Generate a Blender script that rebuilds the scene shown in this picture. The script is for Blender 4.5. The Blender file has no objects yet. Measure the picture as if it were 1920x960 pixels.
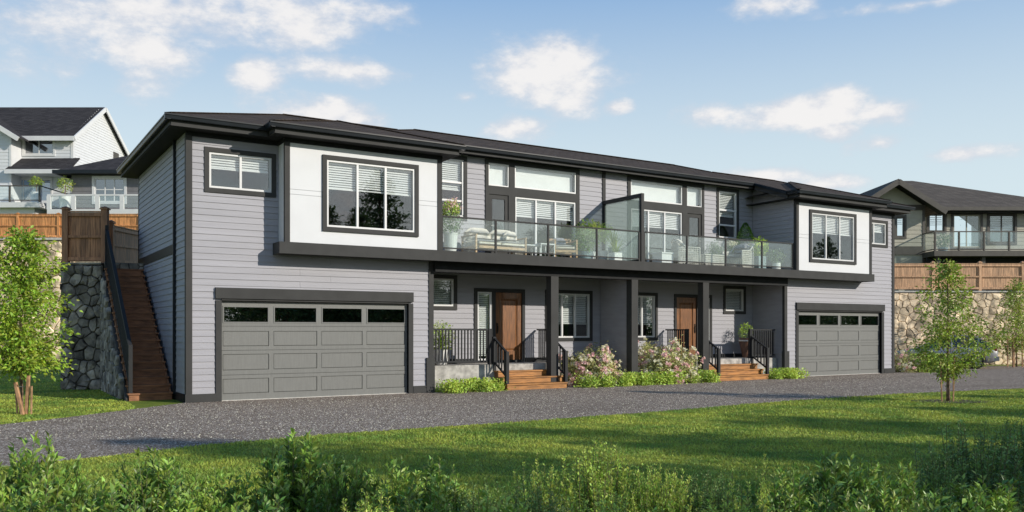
import bpy, math, random
import numpy as np
from mathutils import Vector, Matrix
rnd = random.Random(7)
NR = np.random.default_rng(11)
S = bpy.context.scene
COL = S.collection

# ---------------------------------------------------------------- camera
FX = 1608.0; EYE = 1.71; ANG = math.atan2(2585.0, 1608.0)
FW = (math.cos(ANG), math.sin(ANG)); RT = (math.sin(ANG), -math.cos(ANG))
YAW = -(math.pi/2-ANG)                      # heading of camera-facing things behind the house
cd = bpy.data.cameras.new('camera'); cam = bpy.data.objects.new('camera', cd); COL.objects.link(cam)
cam.location = (0, 0, EYE); cam.rotation_euler = (math.pi/2, 0, -(math.pi/2-ANG))
cd.sensor_width = 36; cd.lens = FX/1920*36; cd.shift_y = 140/1920; cd.clip_end = 3000; cd.clip_start = .05
S.camera = cam
def bp(px, py, z):                          # photo measurement at depth z -> (right, depth, height)
    return ((px-960)/FX*z, z, EYE+(620-py)/FX*z)
def cw(r, z):                               # right/depth -> world xy
    return (FW[0]*z+RT[0]*r, FW[1]*z+RT[1]*r)

# ---------------------------------------------------------------- light
SUN = Vector((0.64, -1.0, 0.50)).normalized()
sd = bpy.data.lights.new('sun', 'SUN'); sd.energy = 4.5; sd.angle = math.radians(0.5); sd.color = (1.0, .93, .82)
so = bpy.data.objects.new('sun', sd); COL.objects.link(so)
so.rotation_euler = SUN.to_track_quat('Z', 'Y').to_euler(); so.location = (20, -20, 30)
W = bpy.data.worlds.new('World'); S.world = W; W.use_nodes = True
S.view_settings.view_transform = 'Standard'; S.view_settings.look = 'None'; S.view_settings.exposure = 0.0
S.view_settings.gamma = 1; S.view_settings.use_curve_mapping = False
try:
    S.cycles.max_bounces = 8; S.cycles.transparent_max_bounces = 16
    S.cycles.diffuse_bounces = 3
except Exception: pass

class NT:
    def __init__(s, tree): s.t = tree; s.n = tree.nodes; s.l = tree.links
    def new(s, typ, **kw):
        n = s.n.new(typ)
        for k, v in kw.items():
            if k == 'inp':
                for a, b in v.items():
                    if hasattr(b, 'is_linked') or hasattr(b, 'links'): s.l.new(b, n.inputs[a])
                    else: n.inputs[a].default_value = b
            else: setattr(n, k, v)
        return n
    def math(s, op, a, b=0.0, c=None, clamp=False):
        n = s.n.new('ShaderNodeMath'); n.operation = op; n.use_clamp = clamp
        for i, v in enumerate((a, b) if c is None else (a, b, c)):
            if hasattr(v, 'links'): s.l.new(v, n.inputs[i])
            else: n.inputs[i].default_value = v
        return n.outputs[0]
    def mix(s, f, a, b, mode='MIX'):
        n = s.n.new('ShaderNodeMix'); n.data_type = 'RGBA'; n.blend_type = mode; n.clamp_factor = True
        for i, v in ((0, f), (6, a), (7, b)):
            if hasattr(v, 'links'): s.l.new(v, n.inputs[i])
            else: n.inputs[i].default_value = (tuple(v)+(1,))[:4] if i else v
        return n.outputs[2]
    def smooth(s, v, a, b, lo=0, hi=1):
        n = s.n.new('ShaderNodeMapRange'); n.interpolation_type = 'SMOOTHSTEP'
        s.l.new(v, n.inputs[0])
        for i, q in enumerate((a, b, lo, hi)): n.inputs[i+1].default_value = q
        return n.outputs[0]

def build_sky():
    w = NT(W.node_tree); w.n.clear()
    out = w.new('ShaderNodeOutputWorld')
    bg = w.new('ShaderNodeBackground'); bg.inputs[1].default_value = 0.10
    w.l.new(bg.outputs[0], out.inputs[0])
    sky = w.new('ShaderNodeTexSky', sky_type='NISHITA', sun_disc=False)
    sky.sun_elevation = math.asin(SUN.z); sky.sun_rotation = math.atan2(SUN.x, SUN.y)
    sky.altitude = 50; sky.air_density = 1.0; sky.dust_density = 1.2; sky.ozone_density = 1.3
    tc = w.new('ShaderNodeTexCoord')
    nm = w.new('ShaderNodeVectorMath', operation='NORMALIZE'); w.l.new(tc.outputs['Generated'], nm.inputs[0])
    sep = w.new('ShaderNodeSeparateXYZ'); w.l.new(nm.outputs[0], sep.inputs[0])
    el = w.math('ARCSINE', sep.outputs[2]); az = w.math('ARCTAN2', sep.outputs[0], sep.outputs[1])
    cmb = w.new('ShaderNodeCombineXYZ'); w.l.new(az, cmb.inputs[0]); w.l.new(el, cmb.inputs[1])
    # warp so that cloud rims billow
    nz = w.new('ShaderNodeTexNoise'); nz.inputs['Scale'].default_value = 9; nz.inputs['Detail'].default_value = 7; nz.inputs['Roughness'].default_value = .58
    stv = w.new('ShaderNodeVectorMath', operation='MULTIPLY'); w.l.new(nm.outputs[0], stv.inputs[0]); stv.inputs[1].default_value = (1, 1, 1.9)
    w.l.new(stv.outputs[0], nz.inputs['Vector'])
    fine = w.math('SUBTRACT', nz.outputs[0], .5)
    nb = w.new('ShaderNodeTexNoise'); nb.inputs['Scale'].default_value = 34; nb.inputs['Detail'].default_value = 5; nb.inputs['Roughness'].default_value = .6
    w.l.new(stv.outputs[0], nb.inputs['Vector'])
    fine2 = w.math('SUBTRACT', nb.outputs[0], .5)
    # each cloud: photo centre, half width, half height (px of the 1920 picture), density
    clouds = [(60, 45, 150, 55, .6), (300, 15, 320, 44, .78), (560, 30, 165, 48, .85), (272, 100, 88, 34, .95), (272, 130, 50, 44, .6),
        (484, 142, 44, 28, .85), (660, 132, 110, 24, .8), (590, 218, 110, 36, 1.05), (620, 205, 55, 26, 1.05), (1030, 140, 108, 52, 1.1),
        (1060, 190, 52, 28, .6), (960, 242, 60, 26, .95), (1162, 200, 26, 12, .9), (1318, 216, 60, 22, .8), (1500, 214, 140, 26, 1.1),
        (1570, 205, 60, 30, 1.0), (1650, 212, 70, 26, .9), (1570, 245, 50, 15, .8), (1655, 268, 50, 16, .7), (1810, 288, 90, 16, .75),
        (1430, 335, 80, 18, .9), (1560, 345, 70, 14, .7), (874, 184, 22, 9, .6), (1440, 10, 60, 22, .5), (1740, 5, 180, 10, .5)]
    tot = None; tone = None
    for (px, py, hw, hh, dn) in clouds:
        u = (px-960)/FX; a0 = math.atan2(FW[0]+RT[0]*u, FW[1]+RT[1]*u)
        e0 = math.atan((620-py)/FX/math.hypot(1, u))
        k = 1/math.hypot(1, u)**2
        wa = hw/FX*k*1.4; we = hh/FX*k**.5*1.45
        d = w.new('ShaderNodeVectorMath', operation='SUBTRACT'); w.l.new(cmb.outputs[0], d.inputs[0]); d.inputs[1].default_value = (a0, e0, 0)
        m = w.new('ShaderNodeVectorMath', operation='MULTIPLY'); w.l.new(d.outputs[0], m.inputs[0]); m.inputs[1].default_value = (1/wa, 1/we, 0)
        ln = w.new('ShaderNodeVectorMath', operation='LENGTH'); w.l.new(m.outputs[0], ln.inputs[0])
        v = w.math('MULTIPLY', w.math('SUBTRACT', 1.0, ln.outputs['Value']), dn)
        v = w.math('MAXIMUM', v, -1.0)
        tot = v if tot is None else w.math('MAXIMUM', tot, v)
    # loose clouds over the rest of the sky, away from the view
    dt = w.new('ShaderNodeVectorMath', operation='DOT_PRODUCT'); w.l.new(nm.outputs[0], dt.inputs[0]); dt.inputs[1].default_value = (FW[0], FW[1], 0)
    back = w.smooth(dt.outputs['Value'], .5, .1)
    nc = w.new('ShaderNodeTexNoise'); nc.inputs['Scale'].default_value = 2.6; nc.inputs['Detail'].default_value = 4
    w.l.new(nm.outputs[0], nc.inputs['Vector'])
    loose = w.math('SUBTRACT', w.math('MULTIPLY', w.math('SUBTRACT', nc.outputs[0], .52), 4.0), w.math('MULTIPLY', w.math('SUBTRACT', 1.0, back), 3.0))
    tot = w.math('MAXIMUM', tot, loose)
    val = w.math('ADD', tot, w.math('ADD', w.math('MULTIPLY', fine, 1.7), w.math('MULTIPLY', fine2, .75)))
    mask = w.smooth(val, -.04, .66)
    mask = w.math('MULTIPLY', mask, .92)
    white = w.smooth(w.math('ADD', val, w.math('MULTIPLY', fine2, 1.2)), .1, .9)
    # hazy pale blend near the horizon, bluer above
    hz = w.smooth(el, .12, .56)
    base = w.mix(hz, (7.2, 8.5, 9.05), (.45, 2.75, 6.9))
    base = w.mix(w.smooth(el, .42, 1.3), base, (.75, 2.0, 4.4))  # darker zenith above the view, added to cut sky fill on the ground
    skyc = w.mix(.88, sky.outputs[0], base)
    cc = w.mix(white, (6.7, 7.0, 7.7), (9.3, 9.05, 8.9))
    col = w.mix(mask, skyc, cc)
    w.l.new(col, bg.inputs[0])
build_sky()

# ---------------------------------------------------------------- materials
MATS = {}
def mat(name, col, rough=.6, var=.12, scale=6.0, bump=0.0, bscale=40.0, metal=0.0, spec=.5, stretch=(1, 1, 1), island=0.0, objvar=0.0, col2=None, trans=0.0, coat=0.0, detail=4):
    m = bpy.data.materials.new(name); m.use_nodes = True; t = NT(m.node_tree)
    b = t.n['Principled BSDF']; geo = t.new('ShaderNodeNewGeometry')
    mp = t.new('ShaderNodeMapping'); mp.inputs['Scale'].default_value = stretch
    t.l.new(geo.outputs['Position'], mp.inputs['Vector'])
    nz = t.new('ShaderNodeTexNoise'); nz.inputs['Scale'].default_value = scale; nz.inputs['Detail'].default_value = detail
    t.l.new(mp.outputs[0], nz.inputs['Vector'])
    c2 = col2 if col2 else tuple(c*(1-var*2) for c in col)
    f = t.smooth(nz.outputs[0], .3, .7)
    c = t.mix(f, c2, tuple(min(1, x*(1+var)) for x in col) if not col2 else col)
    if island or objvar:
        src = geo.outputs['Random Per Island'] if island else t.new('ShaderNodeObjectInfo').outputs['Random']
        amt = island or objvar
        hv = t.new('ShaderNodeHueSaturation')
        t.l.new(t.math('ADD', t.math('MULTIPLY', src, 2*amt), 1-amt), hv.inputs['Value'])
        if island: t.l.new(t.math('ADD', t.math('MULTIPLY', src, .06*(amt/.4)), .5-.03*(amt/.4)), hv.inputs['Hue'])
        t.l.new(c, hv.inputs['Color']); c = hv.outputs[0]
    t.l.new(c, b.inputs['Base Color'])
    b.inputs['Roughness'].default_value = rough; b.inputs['Metallic'].default_value = metal
    b.inputs['Specular IOR Level'].default_value = spec
    if coat: b.inputs['Coat Weight'].default_value = coat
    if bump:
        n2 = t.new('ShaderNodeTexNoise'); n2.inputs['Scale'].default_value = bscale; n2.inputs['Detail'].default_value = 5
        t.l.new(mp.outputs[0], n2.inputs['Vector'])
        bm_ = t.new('ShaderNodeBump'); bm_.inputs['Strength'].default_value = min(1, bump); bm_.inputs['Distance'].default_value = .01*max(1, bump)
        t.l.new(n2.outputs[0], bm_.inputs['Height']); t.l.new(bm_.outputs[0], b.inputs['Normal'])
    if trans:
        tr = t.new('ShaderNodeBsdfTranslucent'); t.l.new(c, tr.inputs[0])
        mx = t.new('ShaderNodeMixShader'); mx.inputs[0].default_value = trans
        t.l.new(b.outputs[0], mx.inputs[1]); t.l.new(tr.outputs[0], mx.inputs[2])
        t.l.new(mx.outputs[0], t.n['Material Output'].inputs[0])
    MATS[name] = m
    return m
def glassmat(name, tint, ior=2.0, add=0.0, haze=None, hz=0.0, rough=0.0, translucent=False):
    m = bpy.data.materials.new(name); m.use_nodes = True; t = NT(m.node_tree)
    t.n.remove(t.n['Principled BSDF'])
    # Schlick reflectance from the facing angle, alike on both faces of the pane
    f0 = ((ior-1)/(ior+1))**2
    gg = t.new('ShaderNodeNewGeometry'); dp = t.new('ShaderNodeVectorMath', operation='DOT_PRODUCT'); t.l.new(gg.outputs['Incoming'], dp.inputs[0]); t.l.new(gg.outputs['Normal'], dp.inputs[1])
    om = t.math('SUBTRACT', 1.0, t.math('ABSOLUTE', dp.outputs['Value']), clamp=True)
    f = t.math('ADD', t.math('MULTIPLY', t.math('POWER', om, 5.0), 1-f0), f0+add, clamp=True)
    tr = t.new('ShaderNodeBsdfTransparent'); tr.inputs[0].default_value = tuple(tint)+(1,)
    gl = t.new('ShaderNodeBsdfGlossy'); gl.inputs['Roughness'].default_value = rough; gl.inputs[0].default_value = (1, 1, 1, 1)
    # panes are never perfectly flat
    geo = t.new('ShaderNodeNewGeometry')
    nz = t.new('ShaderNodeTexNoise'); nz.inputs['Scale'].default_value = 1.3; t.l.new(geo.outputs['Position'], nz.inputs['Vector'])
    bm_ = t.new('ShaderNodeBump'); bm_.inputs['Strength'].default_value = .02; bm_.inputs['Distance'].default_value = .05
    t.l.new(nz.outputs[0], bm_.inputs['Height']); t.l.new(bm_.outputs[0], gl.inputs['Normal'])
    mx = t.new('ShaderNodeMixShader'); t.l.new(f, mx.inputs[0]); t.l.new(tr.outputs[0], mx.inputs[1]); t.l.new(gl.outputs[0], mx.inputs[2])
    res = mx.outputs[0]
    if haze:
        df = t.new('ShaderNodeBsdfTranslucent' if translucent else 'ShaderNodeBsdfDiffuse'); df.inputs[0].default_value = tuple(haze)+(1,)
        m2 = t.new('ShaderNodeMixShader'); m2.inputs[0].default_value = hz
        t.l.new(res, m2.inputs[1]); t.l.new(df.outputs[0], m2.inputs[2]); res = m2.outputs[0]
    t.l.new(res, t.n['Material Output'].inputs[0])
    MATS[name] = m; return m

M_SIDING = mat('grey_siding', (.318, .314, .342), .62, .035, 2.2, .35, 30, stretch=(.25, 1, 5), objvar=.035)
M_TRIM = mat('charcoal_trim', (.050, .050, .049), .6, .05, 3, .15, 60, spec=.12)
M_GUTTER = mat('black_gutter', (.010, .014, .018), .36, .1, 3, spec=.3)
M_SOFFIT = mat('dark_soffit', (.022, .023, .024), .7, .08, 5, spec=.15)
M_WHITE = mat('white_panel', (.61, .62, .635), .6, .015, 1.5, .1, 90)
M_VINYL = mat('white_vinyl', (.64, .64, .635), .35, .02, 3)
M_GARAGE = mat('garage_paint', (.168, .170, .160), .5, .035, 5, .5, 30, stretch=(9, 9, .5))
M_DOORWOOD = mat('door_wood', (.20, .078, .022), .4, .2, 5, .2, 30, stretch=(6, 6, .6), coat=.2)
M_STEP = mat('cedar_step', (.36, .155, .036), .55, .22, 4, .4, 25, stretch=(.6, 5, 5), objvar=.12)
M_STAIR = mat('dark_stair_wood', (.27, .115, .05), .6, .2, 4, .4, 25, stretch=(1, 5, 5), objvar=.15)
M_FENCE = mat('stained_fence', (.60, .27, .095), .6, .22, 4, .4, 30, stretch=(5, 5, .5), objvar=.2)
M_FENCER = mat('honey_fence', (.56, .33, .18), .6, .2, 4, .4, 30, stretch=(5, 5, .5), objvar=.15)
M_FENCED = mat('brown_fence', (.38, .18, .085), .6, .2, 4, .4, 30, stretch=(5, 5, .5), objvar=.18)
M_STAKE = mat('stake_wood', (.42, .24, .13), .8, .2, 8, .4, 40)
M_CONC = mat('concrete', (.42, .40, .37), .85, .2, 5, .5, 50, detail=8)
M_BALU = mat('black_railing', (.026, .027, .029), .55, .05, 3, spec=.2)
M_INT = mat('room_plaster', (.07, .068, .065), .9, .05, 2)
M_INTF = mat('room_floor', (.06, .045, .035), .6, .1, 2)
M_BLIND = mat('blind_slat', (.8, .8, .78), .5, .03, 3)
M_GLASS = glassmat('window_glass', (.95, .97, .97), 1.7, .045)
M_GLASSD = glassmat('garage_glass', (.6, .63, .61), 1.9, .17)
M_RAILG = glassmat('railing_glass', (.95, .985, .975), 1.36, .015, (.84, .94, .93), .055)
M_FROST = glassmat('frosted_glass', (.76, .81, .80), 1.3, .01, (.40, .46, .44), .38, .1, True)
M_CUSH = mat('cream_cushion', (.72, .66, .56), .9, .05, 9, .3, 60)
M_CUSHG = mat('grey_cushion', (.30, .30, .31), .9, .06, 9, .3, 60)
M_TEAK = mat('teak', (.52, .34, .19), .5, .15, 5, stretch=(1, 1, 5))
M_WICK = mat('white_wicker', (.62, .58, .52), .7, .1, 20)
M_POTW = mat('white_pot', (.74, .74, .72), .45, .04, 6)
M_POTB = mat('brown_pot', (.17, .09, .06), .4, .1, 6)
M_POTG = mat('blue_pot', (.22, .30, .32), .5, .1, 6)
M_SOIL = mat('soil', (.06, .042, .03), .95, .3, 30, .8, 60)
M_KHAKI = mat('khaki_siding', (.40, .375, .30), .65, .05, 3, objvar=.04)
M_KTRIM = mat('bronze_trim', (.075, .066, .055), .55, .08, 3)
M_KPALE = mat('khaki_panel', (.42, .40, .32), .65, .04, 3)
M_WSIDE = mat('white_siding', (.64, .65, .66), .6, .02, 3, objvar=.02)
M_GSIDE = mat('slate_siding', (.17, .165, .17), .6, .05, 3, objvar=.05)
M_BARK = mat('bark', (.20, .13, .085), .85, .3, 14, .8, 40)
M_STEM = mat('stem', (.12, .12, .05), .8, .2, 14)
M_METAL = mat('metal', (.35, .35, .34), .3, .05, 5, metal=1)
M_BRONZE = mat('dark_bronze', (.03, .025, .02), .35, .05, 5, metal=.8)
M_LAMP = mat('light_trim', (.8, .8, .78), .5, .02, 5)
M_MORTAR = mat('pale_mortar', (.42, .35, .26), .95, .2, 10, .6, 40)
M_MORTARD = mat('dark_mortar', (.05, .047, .043), .95, .2, 10, .6, 40)
M_STONEL = mat('tan_stone', (.72, .57, .39), .9, .3, 3, .9, 22, objvar=.42, detail=8)
M_STONED = mat('basalt_stone', (.24, .215, .175), .9, .3, 4, .9, 22, objvar=.5, detail=8)
M_CAP = mat('wall_cap', (.5, .48, .44), .8, .1, 6)
M_PAINT = mat('silver_paint', (.33, .33, .325), .32, .02, 3, metal=.3, coat=.8)
M_CARGL = mat('car_glass', (.012, .016, .02), .06, .02, 3, coat=.6)
M_RUBBER = mat('rubber', (.015, .015, .016), .8, .1, 20)
M_RED = mat('tail_lens', (.35, .03, .02), .2, .02, 3, coat=.5)
M_PLAST = mat('dark_plastic', (.025, .025, .027), .6, .05, 9)
# leaves
M_LTREE = mat('young_leaf', (.40, .52, .05), .5, .2, 2, col2=(.20, .31, .03), island=.4, trans=.3)
M_LTREE2 = mat('birch_leaf', (.44, .50, .065), .5, .2, 2, col2=(.21, .30, .045), island=.45, trans=.3)
M_LBUSH = mat('laurel_leaf', (.34, .48, .075), .42, .2, 4, col2=(.075, .155, .03), island=.4, trans=.22)
M_LFINE = mat('box_leaf', (.64, .72, .13), .45, .2, 4, col2=(.30, .43, .07), island=.4, trans=.38)
M_LDARK = mat('dark_box_leaf', (.24, .36, .085), .5, .2, 3, col2=(.12, .21, .055), island=.35, trans=.2)
M_LHEDGE = mat('hedge_leaf', (.56, .68, .10), .5, .2, 2, col2=(.30, .44, .06), island=.35, trans=.3)
M_LFLOW = mat('rhodo_leaf', (.66, .62, .26), .5, .2, 2, col2=(.36, .40, .13), island=.4, trans=.25)
M_PETAL = mat('pink_petal', (.94, .72, .68), .6, .1, 9, col2=(.90, .54, .54), island=.25, trans=.3)
M_PETALW = mat('cream_petal', (.90, .86, .66), .6, .1, 9, island=.15, trans=.3)
M_LPINE = mat('pine_needles', (.10, .15, .055), .6, .2, 2, island=.4, trans=.4)
M_LAGAVE = mat('yucca_leaf', (.40, .46, .07), .45, .2, 3, col2=(.22, .34, .07), island=.3, trans=.3)
M_LPALE = mat('silver_leaf', (.26, .34, .20), .5, .2, 3, island=.3, trans=.25)

def ground_mats():
    # lawn: mown turf with yellower and bluer patches
    m = bpy.data.materials.new('lawn'); m.use_nodes = True; t = NT(m.node_tree); b = t.n['Principled BSDF']
    g = t.new('ShaderNodeNewGeometry')
    def nz(s, d, st=(1, 1, 1)):
        mp = t.new('ShaderNodeMapping'); mp.inputs['Scale'].default_value = st; t.l.new(g.outputs['Position'], mp.inputs[0])
        n = t.new('ShaderNodeTexNoise'); n.inputs['Scale'].default_value = s; n.inputs['Detail'].default_value = d; t.l.new(mp.outputs[0], n.inputs['Vector']); return n.outputs[0]
    c = t.mix(t.smooth(nz(.45, 5), .35, .65), (.15, .21, .03), (.28, .31, .045))
    c = t.mix(t.math('MULTIPLY', t.smooth(nz(60, 3), .4, .75), .6), c, (.08, .12, .02))
    c = t.mix(t.math('MULTIPLY', t.smooth(nz(3.0, 4), .5, .8), .4), c, (.34, .34, .08))
    t.l.new(c, b.inputs['Base Color']); b.inputs['Roughness'].default_value = .9; b.inputs['Specular IOR Level'].default_value = .15
    bm_ = t.new('ShaderNodeBump'); bm_.inputs['Strength'].default_value = 1; bm_.inputs['Distance'].default_value = .04
    t.l.new(nz(55, 6), bm_.inputs['Height']); t.l.new(bm_.outputs[0], b.inputs['Normal'])
    MATS['lawn'] = m
    # gravel / chip asphalt
    m = bpy.data.materials.new('gravel'); m.use_nodes = True; t = NT(m.node_tree); b = t.n['Principled BSDF']
    g = t.new('ShaderNodeNewGeometry')
    v = t.new('ShaderNodeTexVoronoi'); v.inputs['Scale'].default_value = 46; t.l.new(g.outputs['Position'], v.inputs['Vector'])
    v2 = t.new('ShaderNodeTexVoronoi'); v2.inputs['Scale'].default_value = 90; t.l.new(g.outputs['Position'], v2.inputs['Vector'])
    sp = t.new('ShaderNodeSeparateColor'); t.l.new(v.outputs['Color'], sp.inputs[0])
    sp2 = t.new('ShaderNodeSeparateColor'); t.l.new(v2.outputs['Color'], sp2.inputs[0])
    c = t.mix(t.smooth(nz(.5, 4) if False else sp.outputs[0], 0, 1), (.105, .082, .063), (.27, .215, .168))
    c = t.mix(t.smooth(sp2.outputs[1], .75, .95), c, (.58, .50, .42))
    c = t.mix(t.smooth(sp.outputs[1], .90, .94), c, (.74, .68, .60))
    c = t.mix(t.smooth(v.outputs['Distance'], .55, .95), c, (.03, .028, .026))
    big = t.new('ShaderNodeTexNoise'); big.inputs['Scale'].default_value = .6; big.inputs['Detail'].default_value = 5
    mq = t.new('ShaderNodeMapping'); mq.inputs['Scale'].default_value = (.35, 1.6, 1); t.l.new(g.outputs['Position'], mq.inputs[0]); t.l.new(mq.outputs[0], big.inputs['Vector'])
    c = t.mix(t.math('MULTIPLY', t.smooth(big.outputs[0], .45, .7), .35), c, (.13, .104, .082))
    t.l.new(c, b.inputs['Base Color']); b.inputs['Roughness'].default_value = 1; b.inputs['Specular IOR Level'].default_value = .05
    bm_ = t.new('ShaderNodeBump'); bm_.inputs['Strength'].default_value = .45; bm_.inputs['Distance'].default_value = .01; bm_.invert = True
    t.l.new(v.outputs['Distance'], bm_.inputs['Height']); t.l.new(bm_.outputs[0], b.inputs['Normal'])
    MATS['gravel'] = m
    # asphalt shingles
    for nm, base, alt in (('shingle', (.075, .060, .050), (.034, .029, .026)), ('shingle_black', (.055, .052, .054), (.022, .021, .023)), ('shingle_brown', (.125, .108, .092), (.07, .061, .053))):
        m = bpy.data.materials.new(nm); m.use_nodes = True; t = NT(m.node_tree); b = t.n['Principled BSDF']
        g = t.new('ShaderNodeNewGeometry')
        sx = t.new('ShaderNodeSeparateXYZ'); t.l.new(g.outputs['Position'], sx.inputs[0])
        cx = t.new('ShaderNodeCombineXYZ')
        t.l.new(t.math('ADD', sx.outputs[0], t.math('MULTIPLY', sx.outputs[1], .37)), cx.inputs[0]); t.l.new(t.math('MULTIPLY', sx.outputs[2], 3.0 if nm == 'shingle' else 1.5), cx.inputs[1])
        br = t.new('ShaderNodeTexBrick'); t.l.new(cx.outputs[0], br.inputs['Vector'])
        br.inputs['Scale'].default_value = 1; br.inputs['Brick Width'].default_value = .32; br.inputs['Row Height'].default_value = .14; br.inputs['Mortar Size'].default_value = .012
        br.inputs['Color1'].default_value = base+(1,); br.inputs['Color2'].default_value = alt+(1,); br.inputs['Mortar'].default_value = tuple(x*.4 for x in alt)+(1,)
        n = t.new('ShaderNodeTexNoise'); n.inputs['Scale'].default_value = 90; t.l.new(g.outputs['Position'], n.inputs['Vector'])
        c = t.mix(t.math('MULTIPLY', n.outputs[0], .5), br.outputs[0], tuple(x*1.5 for x in base))
        t.l.new(c, b.inputs['Base Color']); b.inputs['Roughness'].default_value = 1; b.inputs['Specular IOR Level'].default_value = .08
        bm_ = t.new('ShaderNodeBump'); bm_.inputs['Strength'].default_value = .8; bm_.inputs['Distance'].default_value = .02
        t.l.new(br.outputs['Fac'], bm_.inputs['Height']); bm_.invert = True; t.l.new(bm_.outputs[0], b.inputs['Normal'])
        MATS[nm] = m
ground_mats()
M_ROOF = MATS['shingle']; M_ROOFB = MATS['shingle_black']; M_ROOFK = MATS['shingle_brown']

# ---------------------------------------------------------------- mesh helpers
class MB:
    def __init__(s): s.v = []; s.f = []
    def add(s, vs, fs):
        o = len(s.v); s.v += [tuple(p) for p in vs]; s.f += [tuple(i+o for i in f) for f in fs]; return s
    def box(s, x0, x1, y0, y1, z0, z1):
        if x0 > x1: x0, x1 = x1, x0
        if y0 > y1: y0, y1 = y1, y0
        return s.add([(x0, y0, z0), (x1, y0, z0), (x1, y1, z0), (x0, y1, z0), (x0, y0, z1), (x1, y0, z1), (x1, y1, z1), (x0, y1, z1)],
            [(0, 3, 2, 1), (4, 5, 6, 7), (0, 1, 5, 4), (1, 2, 6, 5), (2, 3, 7, 6), (3, 0, 4, 7)])
    def quad(s, *p): return s.add(p, [tuple(range(len(p)))])
    def slab(s, pts, dz):                       # polygon (any plane) thickened downward by dz
        n = len(pts); lo = [(x, y, z-dz) for x, y, z in pts]
        fs = [tuple(range(n)), tuple(range(2*n-1, n-1, -1))]+[(i, i+n, (i+1) % n+n, (i+1) % n) for i in range(n)]
        return s.add(list(pts)+lo, fs)
    def bar(s, a, b, w, h=None, up=(0, 0, 1)):   # rectangular bar from a to b
        h = h or w; a = Vector(a); b = Vector(b); d = (b-a).normalized(); u = Vector(up)
        if abs(d.dot(u)) > .99: u = Vector((1, 0, 0))
        r = d.cross(u).normalized()*w/2; q = r.cross(d).normalized()*h/2
        vs = [a-r-q, a+r-q, a+r+q, a-r+q, b-r-q, b+r-q, b+r+q, b-r+q]
        return s.add(vs, [(3, 2, 1, 0), (4, 5, 6, 7), (0, 1, 5, 4), (1, 2, 6, 5), (2, 3, 7, 6), (3, 0, 4, 7)])
    def tube(s, pts, rs, n=6, cap=True):
        o = len(s.v); pts = [Vector(p) for p in pts]
        if not hasattr(rs, '__len__'): rs = [rs]*len(pts)
        for i, p in enumerate(pts):
            d = (pts[min(i+1, len(pts)-1)]-pts[max(i-1, 0)]).normalized()
            a = Vector((1, 0, 0)) if abs(d.x) < .8 else Vector((0, 1, 0))
            r = d.cross(a).normalized(); q = d.cross(r)
            for k in range(n):
                t = 2*math.pi*k/n; s.v.append(tuple(p+(r*math.cos(t)+q*math.sin(t))*rs[i]))
        for i in range(len(pts)-1):
            for k in range(n):
                s.f.append((o+i*n+k, o+i*n+(k+1) % n, o+(i+1)*n+(k+1) % n, o+(i+1)*n+k))
        if cap: s.f.append(tuple(o+k for k in range(n))[::-1]); s.f.append(tuple(o+(len(pts)-1)*n+k for k in range(n)))
        return s
    def lathe(s, c, prof, n=16):
        return s.tube([(c[0], c[1], c[2]+h) for r, h in prof], [r for r, h in prof], n)
    def pillow(s, c, sx, sy, sz, rot=None):      # soft cushion block
        vs = []; n = 6
        for i in range(n+1):
            for j in range(n+1):
                u = i/n*2-1; v = j/n*2-1; e = (1-abs(u)**4)*(1-abs(v)**4)
                vs.append((u*sx/2*(.94+.06*(1-v*v)), v*sy/2*(.94+.06*(1-u*u)), sz/2*(.35+.65*e**.5)))
        m = len(vs); vs += [(x, y, -z) for x, y, z in vs]; fs = []
        for i in range(n):
            for j in range(n):
                a = i*(n+1)+j; fs.append((a, a+n+1, a+n+2, a+1)); fs.append((m+a, m+a+1, m+a+n+2, m+a+n+1))
        ring = [i*(n+1) for i in range(n+1)]+[n*(n+1)+j for j in range(1, n+1)]+[i*(n+1)+n for i in range(n-1, -1, -1)]+[j for j in range(n-1, 0, -1)]
        for i in range(len(ring)):
            a = ring[i]; b = ring[(i+1) % len(ring)]; fs.append((a, b, m+b, m+a))
        R = Matrix.Rotation(rot[1], 3, rot[0]) if rot else Matrix.Identity(3)
        return s.add([tuple(R @ Vector(p)+Vector(c)) for p in vs], fs)
    def mesh(s, name, m=None, smooth=False):
        me = bpy.data.meshes.new(name); me.from_pydata(s.v, [], s.f); me.update()
        if m: me.materials.append(m)
        if smooth: me.shade_smooth()
        return me
    def build(s, name, m, parent=None, smooth=False, **kw):
        return link(name, s.mesh(name, m, smooth), parent, **kw)
def link(name, me, parent=None, label=None, kind=None, loc=None, rz=0):
    o = bpy.data.objects.new(name, me); COL.objects.link(o)
    if parent is not None:
        o.parent = parent
        if loc is None and 'off' in parent: loc = tuple(parent['off'])
    if loc is not None: o.location = loc
    if rz: o.rotation_euler = (0, 0, rz)
    if label: o['label'] = label
    if kind: o['kind'] = kind
    return o
def tag(o, label, cat, group=None):
    o['label'] = label; o['category'] = cat
    if group: o['group'] = group
    return o
OFFS = {}
def thing(name, label, cat, loc=(0, 0, 0), rz=0, group=None):
    o = bpy.data.objects.new(name, None); COL.objects.link(o); o.empty_display_size = .3
    o.location = loc; o.rotation_euler = (0, 0, rz)
    return tag(o, label, cat, group)
class Root:
    """a thing whose parts are modelled in one shared frame (origin elsewhere): part() moves them back"""
    def __init__(s, name, label, cat, base, yaw=0.0, group=None):
        s.base = base
        if yaw: x, y = cw(base[0], base[1]); loc = (x, y, base[2])
        else: loc = base
        s.o = thing(name, label, cat, loc, yaw, group); s.off = (-base[0], -base[1], -base[2])
    def part(s, mb, name, m, **kw):
        return mb.build(name, m, s.o, loc=s.off, **kw)
def sub(parent, mb, name, m, **kw): return mb.build(name, m, parent, loc=(0, 0, 0), **kw)
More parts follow.
